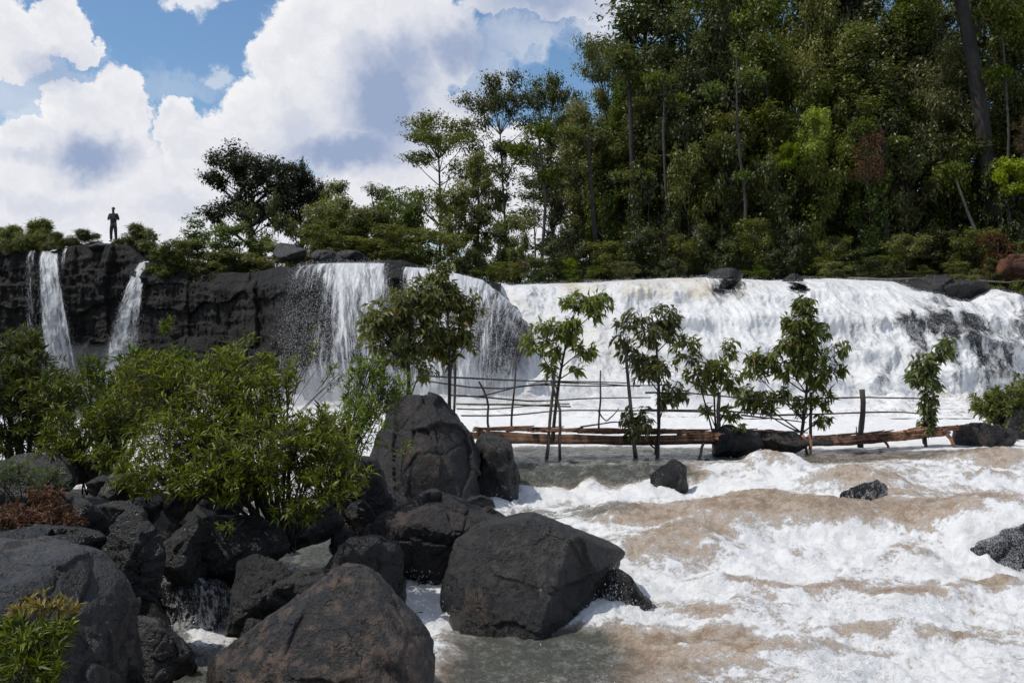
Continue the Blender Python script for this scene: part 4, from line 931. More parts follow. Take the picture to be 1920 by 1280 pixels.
def build_person():
    base = P(213, 454, 50.3); root = empty('person', base)
    tag(root, 'dark silhouetted person standing on top of the cliff holding something at the chest', 'person')
    V, E, Rr = [], [], []
    def add(p, r, par=None):
        V.append(tuple(p)); Rr.append(r)
        if par is not None: E.append((par, len(V)-1))
        return len(V)-1
    pel = add((0, 0, .93), (.15, .11)); w1 = add((0, .0, 1.08), (.135, .10), pel); ch = add((0, .0, 1.28), (.16, .115), w1); nb = add((0, .0, 1.42), (.09, .08), ch)
    nk = add((0, -.01, 1.50), .055, nb); hd = add((0, -.02, 1.60), (.078, .092), nk); ht = add((0, -.01, 1.70), (.07, .085), hd)
    nose = add((0, -.115, 1.605), .014, hd)
    for s in (-1, 1):
        hip = add((s*.095, 0, .86), .09, pel); kn = add((s*.115, -.02, .48), .062, hip); an = add((s*.13, .01, .09), .042, kn); hl = add((s*.135, -.04, .05), .038, an); toe = add((s*.16, -.17, .035), .032, hl)
        sh = add((s*.185, 0, 1.38), .062, ch); el = add((s*.27, .02, 1.12), .043, sh); wr = add((s*.10, -.22, 1.20), .030, el); pm = add((s*.055, -.25, 1.235), (.034, .022), wr)
        for k in range(4):
            a = add((s*(.028), -.275-.006*k, 1.265-.018*k), .010, pm); add((s*.002, -.29-.003*k, 1.268-.018*k), .008, a)
        a = add((s*.045, -.235, 1.275), .011, pm); add((s*.03, -.245, 1.295), .009, a)
    skin('body', V, E, Rr, 0, 'skin', root)
    # clothes follow the body
    v = [(0, 0, .86), (0, 0, 1.08), (0, 0, 1.28), (0, 0, 1.42)]; e = [(0, 1), (1, 2), (2, 3)]; r = [(.175, .13), (.155, .12), (.18, .135), (.10, .09)]
    for s in (-1, 1):
        i = len(v); v += [(s*.185, 0, 1.385), (s*.262, .018, 1.14), (s*.23, -.04, 1.15)]; e += [(2, i), (i, i+1), (i+1, i+2)]; r += [.078, .062, .058]
    skin('shirt', v, e, r, 0, 'shirt', root)
    v = [(0, 0, .95), (0, 0, .88)]; e = [(0, 1)]; r = [(.165, .125), (.165, .125)]
    for s in (-1, 1):
        i = len(v); v += [(s*.095, 0, .82), (s*.115, -.02, .48), (s*.13, .01, .10)]; e += [(1, i), (i, i+1), (i+1, i+2)]; r += [.108, .08, .065]
    skin('trousers', v, e, r, 0, 'trousers', root)
    dirs, F = ico(3); h = dirs*np.array([.088, .10, .085]); h = h[:] + np.array([0, .01, 1.685]); keep = h[:, 2] > 1.60
    h[:, 2] = np.maximum(h[:, 2], 1.655-.0*h[:, 1]) ; mesh('hair', h, F, M['hair'], root)
    bm = bmesh.new(); bmesh.ops.create_cube(bm, size=1); bmesh.ops.scale(bm, vec=(.13, .06, .085), verts=bm.verts); bmesh.ops.bevel(bm, geom=bm.edges[:], offset=.012, segments=2, affect='EDGES')
    r2 = bmesh.ops.create_cone(bm, segments=16, radius1=.032, radius2=.036, depth=.07, cap_ends=True, matrix=Matrix.Translation((0, -.06, 0)) @ Matrix.Rotation(R(90), 4, 'X'))
    me = bpy.data.meshes.new('camera_body'); bm.to_mesh(me); bm.free(); me.materials.append(M['cam'])
    o = bpy.data.objects.new('handheld_camera', me); COL.objects.link(o); o.location = base + Vector((0, -.30, 1.24)); tag(o, 'small dark object held at the chest by the person on the cliff', 'camera')
build_person()
# ================================================================ PLANTS
def unit(v): return v/(np.linalg.norm(v, axis=-1, keepdims=True)+1e-9)
def leaf_arrays(pos, dr, L, W, r, fold=.25, droop=.15, simple=False, outw=None):
    n = len(pos)
    if outw is not None:
        nn_ = unit(unit(outw)*.75 + np.array([0, 0, .65]) + r.normal(size=(n, 3))*.5); dr = np.cross(nn_, r.normal(size=(n, 3)))
    dr = unit(dr); up = unit(np.array([0, 0, 1.0]) + r.normal(size=(n, 3))*.45)
    if outw is not None: up = nn_
    sd = unit(np.cross(dr, up)); nr = np.cross(sd, dr); L = L[:, None]; W = W[:, None]
    if simple:
        v = np.stack([pos, pos+dr*L*.45+sd*W*.5, pos+dr*L-nr*L*droop, pos+dr*L*.45-sd*W*.5], 1)
        return v.reshape(-1, 3), (np.array([[0, 1, 2, 3]])[None]+4*np.arange(n)[:, None, None]).reshape(-1, 4)
    m = pos+dr*L*.45; v = np.stack([pos, m+sd*W*.5+nr*W*fold, m, m-sd*W*.5+nr*W*fold, pos+dr*L-nr*L*droop], 1)
    f = np.array([[0, 2, 1], [0, 3, 2], [1, 2, 4], [2, 3, 4]])[None]+5*np.arange(n)[:, None, None]
    return v.reshape(-1, 3), f.reshape(-1, 3)
def plant(name, root_loc, blobs, leafmat, barkmat, label, cat, group=None, seed=0, stems='multi', trunk_r=.03, trunk_top=None, trunk_bend=0.0, per=22, L=.13, W=.022, droop=.2, down=0.0, out=.8,
          twig_r=.0035, whorl=.25, simple=False, tr=(.35, 1.0), up=0.15, crown='foliage', stem='stem', shell=.55, sub_limbs=3, scatter=0.0, parts=True, fold=.25):
    """blobs: (centre xyz local, radii xyz, twig count). Stems rise from the base, split into limbs and twigs, leaves sit on the twigs."""
    r = np.random.RandomState(seed); lines = []; TW0, TW1, CC = [], [], []
    base = np.zeros(3)
    if stems != 'multi':
        tt = np.array(trunk_top); mid = tt*.5 + np.array([trunk_bend, 0, 0]) + r.normal(size=3)*.02*abs(tt[2])
        tk = bez(base - np.array([0, 0, .3]), mid, tt, 12); lines.append((tk, np.linspace(trunk_r, trunk_r*.35, 12)*np.where(np.arange(12) == 0, 1.3, 1)))
    for bi, (c, rad, nt) in enumerate(blobs):
        c = np.array(c, float); rad = np.array(rad, float)
        ns = sub_limbs if stems == 'multi' else 1
        limbs = []
        for k in range(ns):
            tgt = c + r.normal(size=3)*rad*.35*(1 if ns > 1 else .2)
            if stems == 'multi':
                b0 = base + r.normal(size=3)*np.array([.10, .10, 0]) - np.array([0, 0, .15]); ctrl = b0*.6+tgt*.4; ctrl[2] = max(ctrl[2], tgt[2]*.45)+abs(tgt[2])*.12; r0 = trunk_r*r.uniform(.6, 1.1)
            else:
                # leave the trunk a little below the clump
                h = np.clip((c[2]-rad[2]*.3-np.linalg.norm(c[:2]-tt[:2])*.55)/max(tt[2], .1), .18, .97)
                b0 = tk[int(h*11)]; ctrl = (b0+tgt)/2 + np.array([0, 0, -.12])*np.linalg.norm(tgt-b0)*(r.uniform(-.4, 1)); r0 = trunk_r*(.45-.2*h)+.002
            lb = bez(b0, ctrl, tgt, 8); lines.append((lb, np.linspace(r0, max(r0*.25, twig_r), 8))); limbs.append(lb)
        d = unit(r.normal(size=(nt, 3))); rr = shell+(1-shell)*r.uniform(0, 1, nt)**.6
        end = c + d*rad*rr[:, None]
        lb = np.array(limbs)[r.randint(0, len(limbs), nt)]; ti = r.uniform(.45, 1, nt)*7; i0 = np.minimum(ti.astype(int), 6); fr = (ti-i0)[:, None]
        st = lb[np.arange(nt), i0]*(1-fr) + lb[np.arange(nt), i0+1]*fr
        st = end + (st-end)*np.minimum(1, 1.6*rad.max()/np.maximum(np.linalg.norm(st-end, axis=1), 1e-6))[:, None]
        TW0.append(st); TW1.append(end); CC.append(np.repeat(c[None]-np.array([0, 0, rad[2]*.3]), nt, 0))
        if twig_r:
            for a, b in zip(st, end): lines.append((np.array([a, (a+b)/2+np.array([0, 0, up*.3])*np.linalg.norm(b-a), b]), np.array([twig_r*1.6, twig_r, twig_r*.5])))
    A, B = np.concatenate(TW0), np.concatenate(TW1); nt = len(A)
    t = r.uniform(tr[0], tr[1], (nt, per)); wh = r.uniform(0, 1, (nt, per)) < whorl; t = np.where(wh, r.uniform(.95, 1.02, t.shape), t)
    td = unit(B-A)[:, None]; pos = A[:, None] + (B-A)[:, None]*t[..., None]; pos[..., 2] += (up*.3*4*.25)*np.linalg.norm(B-A, axis=1)[:, None]*(1-(2*t-1)**2)
    if scatter: pos = pos + r.normal(size=pos.shape)*scatter
    rd = r.normal(size=(nt, per, 3)); rd = unit(rd - td*np.sum(rd*td, -1, keepdims=True))
    dr = td*(1-out*.55) + rd*out + np.array([0, 0, up-down])
    n = nt*per; sz = r.uniform(.45, 1.2, n)
    ow = (pos - np.concatenate(CC)[:, None]).reshape(-1, 3) if simple else None
    lv, lf = leaf_arrays(pos.reshape(-1, 3), dr.reshape(-1, 3), L*sz, W*sz*r.uniform(.8, 1.2, n), r, fold, droop, simple, ow)
    root = empty(name, root_loc); tag(root, label, cat, group)
    v, f = tubes(lines, 5 if not simple else 6, caps=False); mesh(stem, v, f, M[barkmat], root)
    mesh(crown, lv, lf, M[leafmat], root, smooth=False)
    return root
def pblobs(base, lst):
    """blobs given as photo boxes (px, py, rx, ry, distance, twigs) -> local"""
    out = []
    for (px, py, rx, ry, d, n) in lst:
        c = P(px, py, d)-base; k = d/FPX; out.append(((c.x, c.y, c.z), (rx*k, (rx+ry)*.5*k, ry*k), n))
    return out
def shrub(label, basepx, d, lst, leafmat='leaf_bush', seed=0, name='leafy_bush', cat='bush', **kw):
    b = P(basepx[0], basepx[1], d)
    return plant(name, b, pblobs(b, lst), leafmat, kw.pop('barkmat', 'bark_dark'), label, cat, seed=seed, **kw)

# ---- willow-like bushes on the boulders
shrub('large bright green narrow leaved bush growing among the boulders in the middle', (530, 1010), 12.7,
      [(400, 775, 120, 95, 13.2, 168), (300, 720, 95, 60, 13.6, 125), (470, 740, 80, 70, 12.9, 105), (420, 690, 70, 40, 13.4, 56), (330, 830, 115, 65, 12.7, 133), (480, 850, 120, 85, 12.2, 140), (590, 830, 85, 70, 12.4, 105),
       (290, 890, 90, 45, 12.2, 84), (570, 930, 80, 50, 11.9, 46), (640, 890, 65, 55, 12.1, 42), (390, 905, 100, 40, 12.0, 62), (500, 690, 25, 30, 13.2, 15), (540, 700, 22, 35, 13.0, 10), ],
      'leaf_bright', 1, trunk_r=.028, per=24, L=.125, W=.025, out=.85, up=.25)
shrub('low bushy mass filling the gap between the left bush and the large bush', (180, 905), 14.2,
      [(150, 800, 80, 50, 14.2, 91), (230, 780, 70, 50, 14.1, 77), (120, 850, 60, 30, 13.9, 42), (200, 860, 60, 30, 13.6, 42), (90, 740, 50, 40, 14.6, 42)], 'leaf_bush', 41, trunk_r=.018, per=22, L=.13, W=.026, up=.25)
shrub('upright spreading bush leaning right towards the tall dark boulder', (610, 975), 13.6,
      [(660, 800, 75, 60, 14.0, 77), (700, 745, 65, 45, 14.4, 62), (740, 720, 40, 30, 14.6, 34), (620, 860, 55, 50, 13.6, 42), (690, 690, 40, 25, 14.5, 29), (590, 800, 50, 40, 13.6, 34)],
      'leaf_bright', 2, trunk_r=.02, per=20, L=.135, W=.022, up=.3)
shrub('tall green bush at the left edge in front of the narrow waterfall', (40, 880), 14.8,
      [(20, 760, 90, 90, 15, 133), (-40, 690, 80, 70, 15.4, 62), (60, 690, 65, 45, 15.2, 62), (40, 630, 40, 28, 15.3, 25), (110, 760, 50, 65, 14.8, 56), (-60, 800, 80, 80, 14.6, 62), (60, 830, 70, 40, 14.6, 42)],
      'leaf_bush', 3, trunk_r=.028, per=26, L=.14, W=.029, up=.25)
shrub('dark stemmed bush between the left bush and the large bush', (215, 885), 15.6,
      [(200, 740, 70, 50, 16, 70), (260, 700, 60, 50, 16.2, 62), (170, 690, 30, 22, 16.2, 17), (320, 690, 50, 40, 16.0, 42), (200, 800, 70, 40, 15.6, 34), (270, 790, 50, 40, 15.6, 29), (316, 605, 16, 16, 16.2, 7), (120, 730, 40, 40, 15.8, 25)],
      'leaf_bush', 4, trunk_r=.026, per=24, L=.14, W=.028, up=.3)
shrub('thin bush of bare twigs with few leaves behind the large bush', (470, 900), 15.5,
      [(440, 660, 40, 25, 16.5, 13), (560, 680, 25, 20, 16.5, 5), (590, 660, 20, 50, 16.5, 4), (640, 700, 30, 25, 16.5, 10), (470, 640, 14, 14, 16.5, 4)], 'leaf_bush', 5, trunk_r=.012, per=14, L=.14, W=.024)
shrub('small greyish bush on the smooth grey boulder at left', (40, 935), 12.0,
      [(30, 890, 55, 30, 12, 42), (90, 905, 45, 28, 11.9, 34), (-30, 890, 40, 30, 12, 25)], 'leaf_grey', 6, trunk_r=.01, per=18, L=.10, W=.015, up=.3)
shrub('sprawling dry rust coloured plant on the boulders at left', (70, 1000), 11.2,
      [(60, 965, 95, 32, 11.2, 118), (120, 985, 45, 30, 11.1, 49), (-20, 975, 60, 30, 11.2, 49), (80, 930, 40, 22, 11.4, 34)], 'leaf_dry', 7, trunk_r=.008, per=20, L=.07, W=.022, up=.1, barkmat='bark_red')
shrub('bright bush with a yellowing top at the bottom left corner', (60, 1330), 6.6,
      [(60, 1215, 70, 60, 6.7, 42), (-20, 1220, 60, 60, 6.7, 30), (30, 1270, 90, 50, 6.5, 30), (100, 1180, 35, 30, 6.8, 11)], 'leaf_bush', 8, trunk_r=.008, per=22, L=.105, W=.017, up=.25, twig_r=.002, whorl=.4)
shrub('yellow orange shoots rising over the bottom left bush', (70, 1250), 6.75,
      [(85, 1130, 45, 16, 6.9, 13), (40, 1145, 25, 12, 6.9, 6), (130, 1150, 18, 16, 6.9, 5)], 'leaf_yellow', 9, trunk_r=.005, per=20, L=.085, W=.014, up=.3, twig_r=.002, whorl=.5)
shrub('small sprig growing from the face of the tall dark boulder', (750, 870), 16.3, [(755, 840, 22, 18, 16.2, 6)], 'leaf_bush', 10, trunk_r=.006, per=14, L=.13, W=.02)
shrub('low green tuft on the pitted dark boulder', (430, 1000), 11.7, [(430, 985, 26, 14, 11.7, 8)], 'leaf_bush', 12, trunk_r=.004, per=14, L=.09, W=.016)
shrub('rounded green bush beside the boulder at the right end of the footbridge', (1890, 850), 25.0,
      [(1890, 770, 60, 45, 25.2, 118), (1850, 750, 40, 28, 25.4, 49), (1940, 740, 60, 40, 25.2, 62), (1900, 820, 50, 30, 24.8, 42)], 'leaf_olive', 11, trunk_r=.03, per=26, L=.16, W=.05, up=.1, twig_r=.005)

# ---- saplings standing along the footbridge
def sapling(label, base, d, top, lst, seed, **kw):
    b = P(base[0], base[1], d); tt = P(top[0], top[1], d)-b
    o = dict(stems='single', trunk_r=.042, trunk_top=tuple(tt), per=17, L=.21, W=.06, droop=.4, down=.6, up=0.0, out=.9, twig_r=.006, whorl=.3, stem='trunk', crown='crown', fold=.12)
    o['trunk_bend'] = (seed*7 % 5-2)*.09; o.update(kw); return plant('sapling', b, pblobs(b, lst), o.pop('leafmat', 'leaf_sapling'), o.pop('barkmat', 'bark_dark'), label, 'sapling', 'saplings along the footbridge', seed=seed, **o)
sapling('forked sapling with drooping leaves at the first long leg of the footbridge', (1036, 800), 20.7, (1075, 590),
        [(1095, 560, 48, 18, 20.8, 26), (1130, 575, 22, 26, 20.7, 12), (1045, 610, 45, 20, 20.7, 20), (1000, 640, 30, 18, 20.7, 14), (1075, 620, 30, 22, 20.7, 12), (1095, 655, 24, 14, 20.7, 10), (1030, 690, 20, 12, 20.7, 5), (1080, 690, 16, 8, 20.7, 4), (1040, 650, 20, 20, 20.7, 8)], 21, trunk_bend=-.1)
sapling('sapling with two leafy stems right of the thick leaning post', (1232, 845), 20.9, (1222, 590),
        [(1245, 590, 36, 20, 21, 18), (1185, 600, 30, 20, 21, 13), (1220, 625, 36, 24, 21, 18), (1265, 625, 20, 26, 21, 9), (1165, 640, 20, 20, 21, 8), (1225, 690, 45, 30, 21, 30), (1255, 735, 34, 26, 21, 18), (1200, 690, 26, 24, 21, 12), (1195, 780, 34, 20, 20.8, 17), (1185, 805, 22, 16, 20.8, 9), (1180, 660, 20, 16, 21, 7)], 22)
sapling('small sapling with a rounded crown beside the second sturdy post', (1345, 808), 21.7, (1340, 680),
        [(1345, 690, 34, 20, 21.7, 20), (1310, 690, 28, 24, 21.7, 14), (1370, 650, 16, 20, 21.7, 7), (1375, 710, 20, 22, 21.7, 9), (1320, 720, 36, 14, 21.7, 10), (1300, 645, 14, 16, 21.7, 4), (1370, 770, 22, 12, 21.7, 8), (1325, 765, 14, 12, 21.7, 4)], 23, trunk_r=.03)
sapling('tallest and densest sapling of the footbridge, with a tapering crown', (1500, 812), 22.2, (1515, 575),
        [(1510, 570, 24, 16, 22.2, 22), (1500, 600, 36, 20, 22.2, 32), (1530, 620, 28, 20, 22.2, 20), (1480, 640, 34, 22, 22.2, 30), (1520, 660, 40, 24, 22.2, 36), (1430, 670, 34, 16, 22.2, 24), (1410, 690, 22, 14, 22.2, 12), (1480, 690, 40, 18, 22.2, 26), (1535, 700, 26, 30, 22.2, 20),
         (1420, 750, 28, 24, 22.2, 26), (1395, 740, 16, 18, 22.2, 9), (1460, 735, 24, 12, 22.2, 12), (1540, 745, 24, 16, 22.2, 12), (1578, 648, 14, 12, 22.2, 7), (1570, 690, 14, 10, 22.2, 5), (1545, 780, 18, 18, 22.2, 8), (1505, 760, 16, 26, 22.2, 7)], 24, trunk_r=.045)
sapling('slim dense sapling wound round the last post near the right boulder', (1738, 828), 23.2, (1745, 665),
        [(1765, 655, 22, 20, 23.2, 14), (1735, 680, 24, 18, 23.2, 20), (1715, 705, 20, 16, 23.2, 16), (1745, 710, 22, 24, 23.2, 20), (1740, 750, 17, 24, 23.2, 18), (1738, 790, 15, 22, 23.2, 14), (1775, 640, 12, 14, 23.2, 5)], 25, per=16, L=.19, W=.075)
sapling('thin slanting sapling between the two leafy ones, leaning left', (1340, 800), 21.5, (1285, 640), [(1283, 640, 14, 14, 21.5, 5), (1272, 660, 14, 18, 21.5, 5), (1300, 665, 12, 14, 21.5, 4)], 26, trunk_r=.022)
sapling('little leafy shoot on the black rock under the footbridge', (1385, 815), 21.3, (1388, 800), [(1386, 800, 12, 7, 21.3, 6)], 27, trunk_r=.012, per=7, L=.14, W=.06)
# the dense leafy pair beyond the tall boulder
sapling('dense multi stemmed young tree behind the tall dark boulder, on its left', (768, 770), 19.6, (770, 560),
        [(780, 560, 55, 40, 19.8, 54), (730, 590, 55, 36, 19.8, 43), (700, 620, 38, 36, 19.8, 28), (770, 630, 60, 40, 19.8, 43), (740, 660, 50, 30, 19.8, 21), (820, 600, 40, 50, 19.9, 36), (790, 690, 30, 30, 19.8, 11)], 28, leafmat='leaf_olive', trunk_r=.05, per=17, L=.19, W=.06, down=.3)
sapling('dense young tree behind the tall dark boulder, on its right with the highest top', (842, 770), 20.0, (835, 530),
        [(830, 520, 26, 30, 20.2, 24), (850, 560, 36, 26, 20.2, 28), (880, 575, 30, 26, 20.2, 21), (860, 620, 34, 30, 20.2, 25), (820, 640, 34, 30, 20.2, 21), (880, 640, 20, 20, 20.2, 7), (850, 670, 24, 20, 20.2, 7), (810, 560, 30, 40, 20.2, 21)], 29, leafmat='leaf_olive', trunk_r=.04, per=17, L=.19, W=.06, down=.3)

# ---- trees: a few of each kind are built, the others are copies with their own size and turn
def clump_tree(kind, h, w, seed):
    bl, tt = clump_tree_(kind, h, w, seed)
    ex = max(max(abs(c[0])+s[0]*.8, abs(c[1])+s[1]*.8) for c, s, n in bl); kx = (w/2)/ex; top = max(c[2]+s[2]*.8 for c, s, n in bl); kz = h/top
    return [((c[0]*kx, c[1]*kx, c[2]*kz), (s[0]*(kx*.5+.5), s[1]*(kx*.5+.5), s[2]), n) for c, s, n in bl], tt
def clump_tree_(kind, h, w, seed):
    """returns local blobs + trunk top for a tree of height h and crown width w"""
    r = np.random.RandomState(seed); bl = []
    if kind == 'broad':
        for k in range(44):
            a = r.uniform(0, 2*math.pi); zf = r.uniform(.34, .97); env = math.sqrt(max(.06, 1-((zf-.64)/.36)**2))
            rad = w/2*env*r.uniform(.25, .9); s = w*r.uniform(.09, .16)
            bl.append(((math.cos(a)*rad, math.sin(a)*rad, h*zf-s*.5), (s*1.15, s*1.15, s*.75), 36))
        return bl, (r.normal()*.03*h, 0, h*.82)
    if kind == 'round':
        for k in range(64):
            v = unit(r.normal(size=3)); q = r.uniform(.35, 1)**.6; s = w*r.uniform(.07, .12)
            if v[2] < -.75: continue
            bl.append(((v[0]*w/2*q*.86, v[1]*w/2*q*.86, h*(.66+.30*v[2]*q)), (s*1.2, s*1.2, s*.7), 30))
        return bl, (.04*h, 0, h*.72)
    if kind == 'tall':
        for k in range(50):
            a = r.uniform(0, 2*math.pi); zf = r.uniform(.06, .98); env = .55+.45*math.sin(zf*math.pi*1.0)
            rad = w/2*env*r.uniform(.15, .95)*(1 if zf < .85 else .6); s = w*r.uniform(.12, .24)
            bl.append(((math.cos(a)*rad, math.sin(a)*rad, h*zf), (s, s, s*r.uniform(.5, 1.0)), 42))
        return bl, (r.normal()*.03*h, r.normal()*.02*h, h*.88)
    if kind == 'umbrella':
        for k in range(30):
            a = r.uniform(0, 2*math.pi); lv = r.choice([.46, .56, .66, .76, .86, .95], p=[.12, .15, .18, .2, .2, .15]); rad = w/2*r.uniform(.25, 1)*(1.0 if lv < .8 else 1.75-.92*lv)
            s = w*r.uniform(.10, .19); bl.append(((math.cos(a)*rad, math.sin(a)*rad, h*lv+r.uniform(-.03, .03)*h), (s*1.4, s*1.4, s*.26), 30))
        return bl, (r.normal()*.06*h, 0, h*.80)
    if kind == 'airy':
        for k in range(16):
            a = r.uniform(0, 2*math.pi); zf = r.uniform(.4, .97); rad = w/2*r.uniform(.2, .9)*(1.2-zf*.5); s = w*r.uniform(.09, .14)
            bl.append(((math.cos(a)*rad, math.sin(a)*rad, h*zf), (s*1.2, s*1.2, s*.6), 18))
        return bl, (r.normal()*.05*h, 0, h*.9)
    if kind == 'under':
        for k in range(16):
            a = r.uniform(0, 2*math.pi); zf = r.uniform(.12, .9); rad = w/2*r.uniform(.1, .9)*math.sqrt(max(.05, 1-(zf-.2)**2)); s = w*r.uniform(.12, .2)
            bl.append(((math.cos(a)*rad, math.sin(a)*rad, h*zf), (s, s, s*.8), 30))
        return bl, (0, 0, h*.7)
PROTO = {}
def proto(key, kind, h, w, leaf, barkm, seed, per, L, W, tr_r, **kw):
    bl, tt = clump_tree(kind, h, w, seed)
    o = plant('tree', (0, 0, -500), bl, leaf, barkm, 'x', 'tree', seed=seed, stems='single', trunk_r=tr_r, trunk_top=tt, per=per, L=L, W=W, droop=.15, down=.15, out=.9, twig_r=0, simple=True,
              scatter=kw.pop('scatter', .13), tr=(.2, 1.0), shell=.3, stem='trunk', crown='crown', up=0, **kw)
    PROTO[key] = (o, h, w, list(o.children))
def put(key, name, cat, x, y, z, h, w, rot, label, group=None, lean=0.0):
    o, ph, pw, ch = PROTO[key]
    r = o.copy(); COL.objects.link(r); r.name = name
    r.location = (x, y, z); r.rotation_euler = (0, lean, rot); r.scale = (w/pw, w/pw, h/ph)
    for k in ('label', 'category', 'group'):
        if k in r.keys(): del r[k]
    tag(r, label, cat, group)
    for c in ch:
        d = c.copy(); COL.objects.link(d); d.parent = r
    return r
proto('broad_dark', 'broad', 12, 10, 'leaf_dark', 'bark_dark', 1, 13, .30, .15, .32)
proto('round_dark', 'round', 12, 10, 'leaf_darkest', 'bark_dark', 51, 15, .27, .14, .22)
proto('broad_mid', 'broad', 12, 10, 'leaf_forest', 'bark_mid', 2, 13, .28, .14, .28)
proto('broad_olive', 'broad', 13, 10, 'leaf_olive', 'bark_dark', 52, 13, .28, .14, .22)
proto('tall_dark', 'tall', 20, 8, 'leaf_dark', 'bark_dark', 3, 12, .32, .16, .30)
proto('tall_mid', 'tall', 20, 8, 'leaf_forest', 'bark_mid', 4, 12, .30, .15, .28)
proto('tall_dark2', 'tall', 20, 8, 'leaf_dark', 'bark_dark', 33, 12, .32, .16, .26)
proto('tall_mid2', 'tall', 20, 8, 'leaf_forest', 'bark_dark', 34, 12, .30, .15, .24)
proto('tall_deep', 'tall', 20, 9, 'leaf_forest', 'bark_dark', 35, 13, .32, .15, .24)
proto('tall_olive', 'tall', 18, 7, 'leaf_olive', 'bark_mid', 5, 11, .28, .13, .22)
proto('umbrella_a', 'umbrella', 14, 9, 'leaf_forest', 'bark_pale', 6, 15, .24, .12, .16)
proto('umbrella_b', 'umbrella', 14, 9, 'leaf_olive', 'bark_mid', 16, 14, .24, .12, .16)
proto('airy', 'airy', 12, 6, 'leaf_forest', 'bark_pale', 7, 9, .24, .12, .13)
proto('under_olive', 'under', 5, 5, 'leaf_olive', 'bark_mid', 8, 13, .24, .11, .08, scatter=.1)
proto('under_green', 'under', 5, 5, 'leaf_forest', 'bark_dark', 9, 13, .24, .12, .08, scatter=.1)
proto('under_dark', 'under', 5, 5, 'leaf_dark', 'bark_dark', 10, 13, .26, .13, .08, scatter=.1)
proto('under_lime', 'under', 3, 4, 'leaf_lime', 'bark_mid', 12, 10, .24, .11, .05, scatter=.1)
proto('under_dry', 'under', 4, 4, 'leaf_dry', 'bark_mid', 13, 8, .20, .06, .06, scatter=.12)
proto('grass_bush', 'under', 1.6, 2.4, 'leaf_olive', 'bark_mid', 14, 22, .30, .035, .02, scatter=.05)
trr = random.Random(3)
def gz(x, y): return float(far_ground(np.array([x]), np.array([y]))[0])
def tree(key, px, d, top, wpx, label, name='tree', cat='tree', group=None, base=None, lean=0.0):
    x = (px-960)/FPX*d; z = gz(x, d) if base is None else P(px, base, d).z
    h = P(px, top, d).z - z; put(key, name, cat, x, d, z-.1, h*1.02, wpx*d/FPX, trr.uniform(0, 6.28), label, group, lean)
# left and middle skyline
tree('round_dark', 470, 66, 262, 225, 'round dark crowned tree, the tallest one left of the middle, against the clouds')
tree('round_dark', 568, 68, 298, 120, 'smaller dark tree just right of the round dark crowned tree')
tree('broad_mid', 622, 66, 335, 150, 'bushy dark green tree with a flat top, left of the dome shaped tree')
tree('broad_mid', 705, 68, 342, 165, 'dome shaped dense green tree behind the central waterfall')
tree('under_green', 492, 55, 352, 100, 'mid green bushy young tree standing before the round dark crowned tree')
tree('under_olive', 590, 56, 380, 130, 'olive green thicket tree between the dark tree and the boulders on the lip')
tree('under_olive', 680, 54, 385, 160, 'pale olive bushy tree right above the long dark boulder on the lip')
tree('under_green', 770, 54, 350, 150, 'bushy green tree above the middle waterfall, left of the vine covered one')
tree('umbrella_b', 822, 60, 212, 205, 'layered flat crowned tree standing alone against the sky above the waterfall')
tree('tall_olive', 895, 55, 285, 105, 'vine covered green column of a tree beside the layered tree')
tree('umbrella_a', 955, 60, 146, 190, 'tall slender tree with a pale leaning trunk and flat leaf layers reaching left', lean=-.06)
tree('umbrella_a', 1040, 61, 140, 160, 'tall flat crowned tree right behind the one with the pale leaning trunk', lean=.03)
tree('airy', 1005, 57, 250, 110, 'bare limbed thin tree with sky showing between its stems')
tree('umbrella_b', 1130, 59, 74, 150, 'light green layered tree rising at the left corner of the tall forest')
tree('tall_olive', 1080, 56, 185, 125, 'hanging green tree full of creepers left of the tall forest')
tree('tall_mid', 1165, 57, 150, 110, 'green creeper clad tree directly below the light green layered tree')
tree('under_olive', 855, 54, 345, 130, 'olive bushy tree filling the gap under the layered flat crowned tree')
tree('under_green', 935, 54, 380, 120, 'green bushy tree right of the vine covered column')
tree('under_olive', 640, 58, 365, 140, 'rounded olive tree in front of the flat topped dark green tree')
tree('under_green', 735, 58, 355, 140, 'rounded green tree in front of the dome shaped dense tree')
# tall forest on the right: front row
FR = [(1245, 58, -30, 150, 'tall_dark', 'very dark tall tree at the left edge of the high forest'), (1330, 56, -90, 170, 'tall_mid2', 'tall forest tree with light leaf tips right of the very dark edge tree'),
      (1420, 59, -120, 190, 'tall_deep', 'tall black green tree above the black rock jutting from the lip'), (1505, 57, -90, 190, 'tall_mid', 'tall green forest tree behind the lime green branches'),
      (1590, 60, -120, 190, 'tall_dark2', 'tall dark forest tree behind the reddish dead crown'), (1680, 57, -100, 180, 'tall_dark', 'tall dark forest tree right of the reddish dead crown, full of gaps of sky'),
      (1760, 60, -120, 190, 'tall_deep', 'tall green tree just left of the great bare trunk'), (1870, 56, -120, 190, 'tall_dark2', 'tall dark tree right of the great bare trunk'), (1960, 58, -120, 160, 'tall_mid', 'tall green tree cut by the right edge of the photo')]
for px, d, t, wd, k, lb in FR: tree(k, px, d, t, wd, lb)
BK = 'dense forest tree merging into the shaded wall of trees behind the front row'
for i, (px, d) in enumerate([(1200, 72), (1290, 76), (1370, 70), (1450, 78), (1540, 72), (1630, 78), (1710, 70), (1800, 76), (1890, 70), (1980, 76), (1130, 70), (1060, 74)]):
    tree(['tall_dark2', 'tall_deep', 'broad_dark', 'tall_mid2'][i % 4], px, d, [-60, -140, -40, -100][i % 4] if px > 1180 else 200, 270, BK, group='back row of forest trees')
BR = 'broad layered forest crown in the middle of the dense green wall on the right'
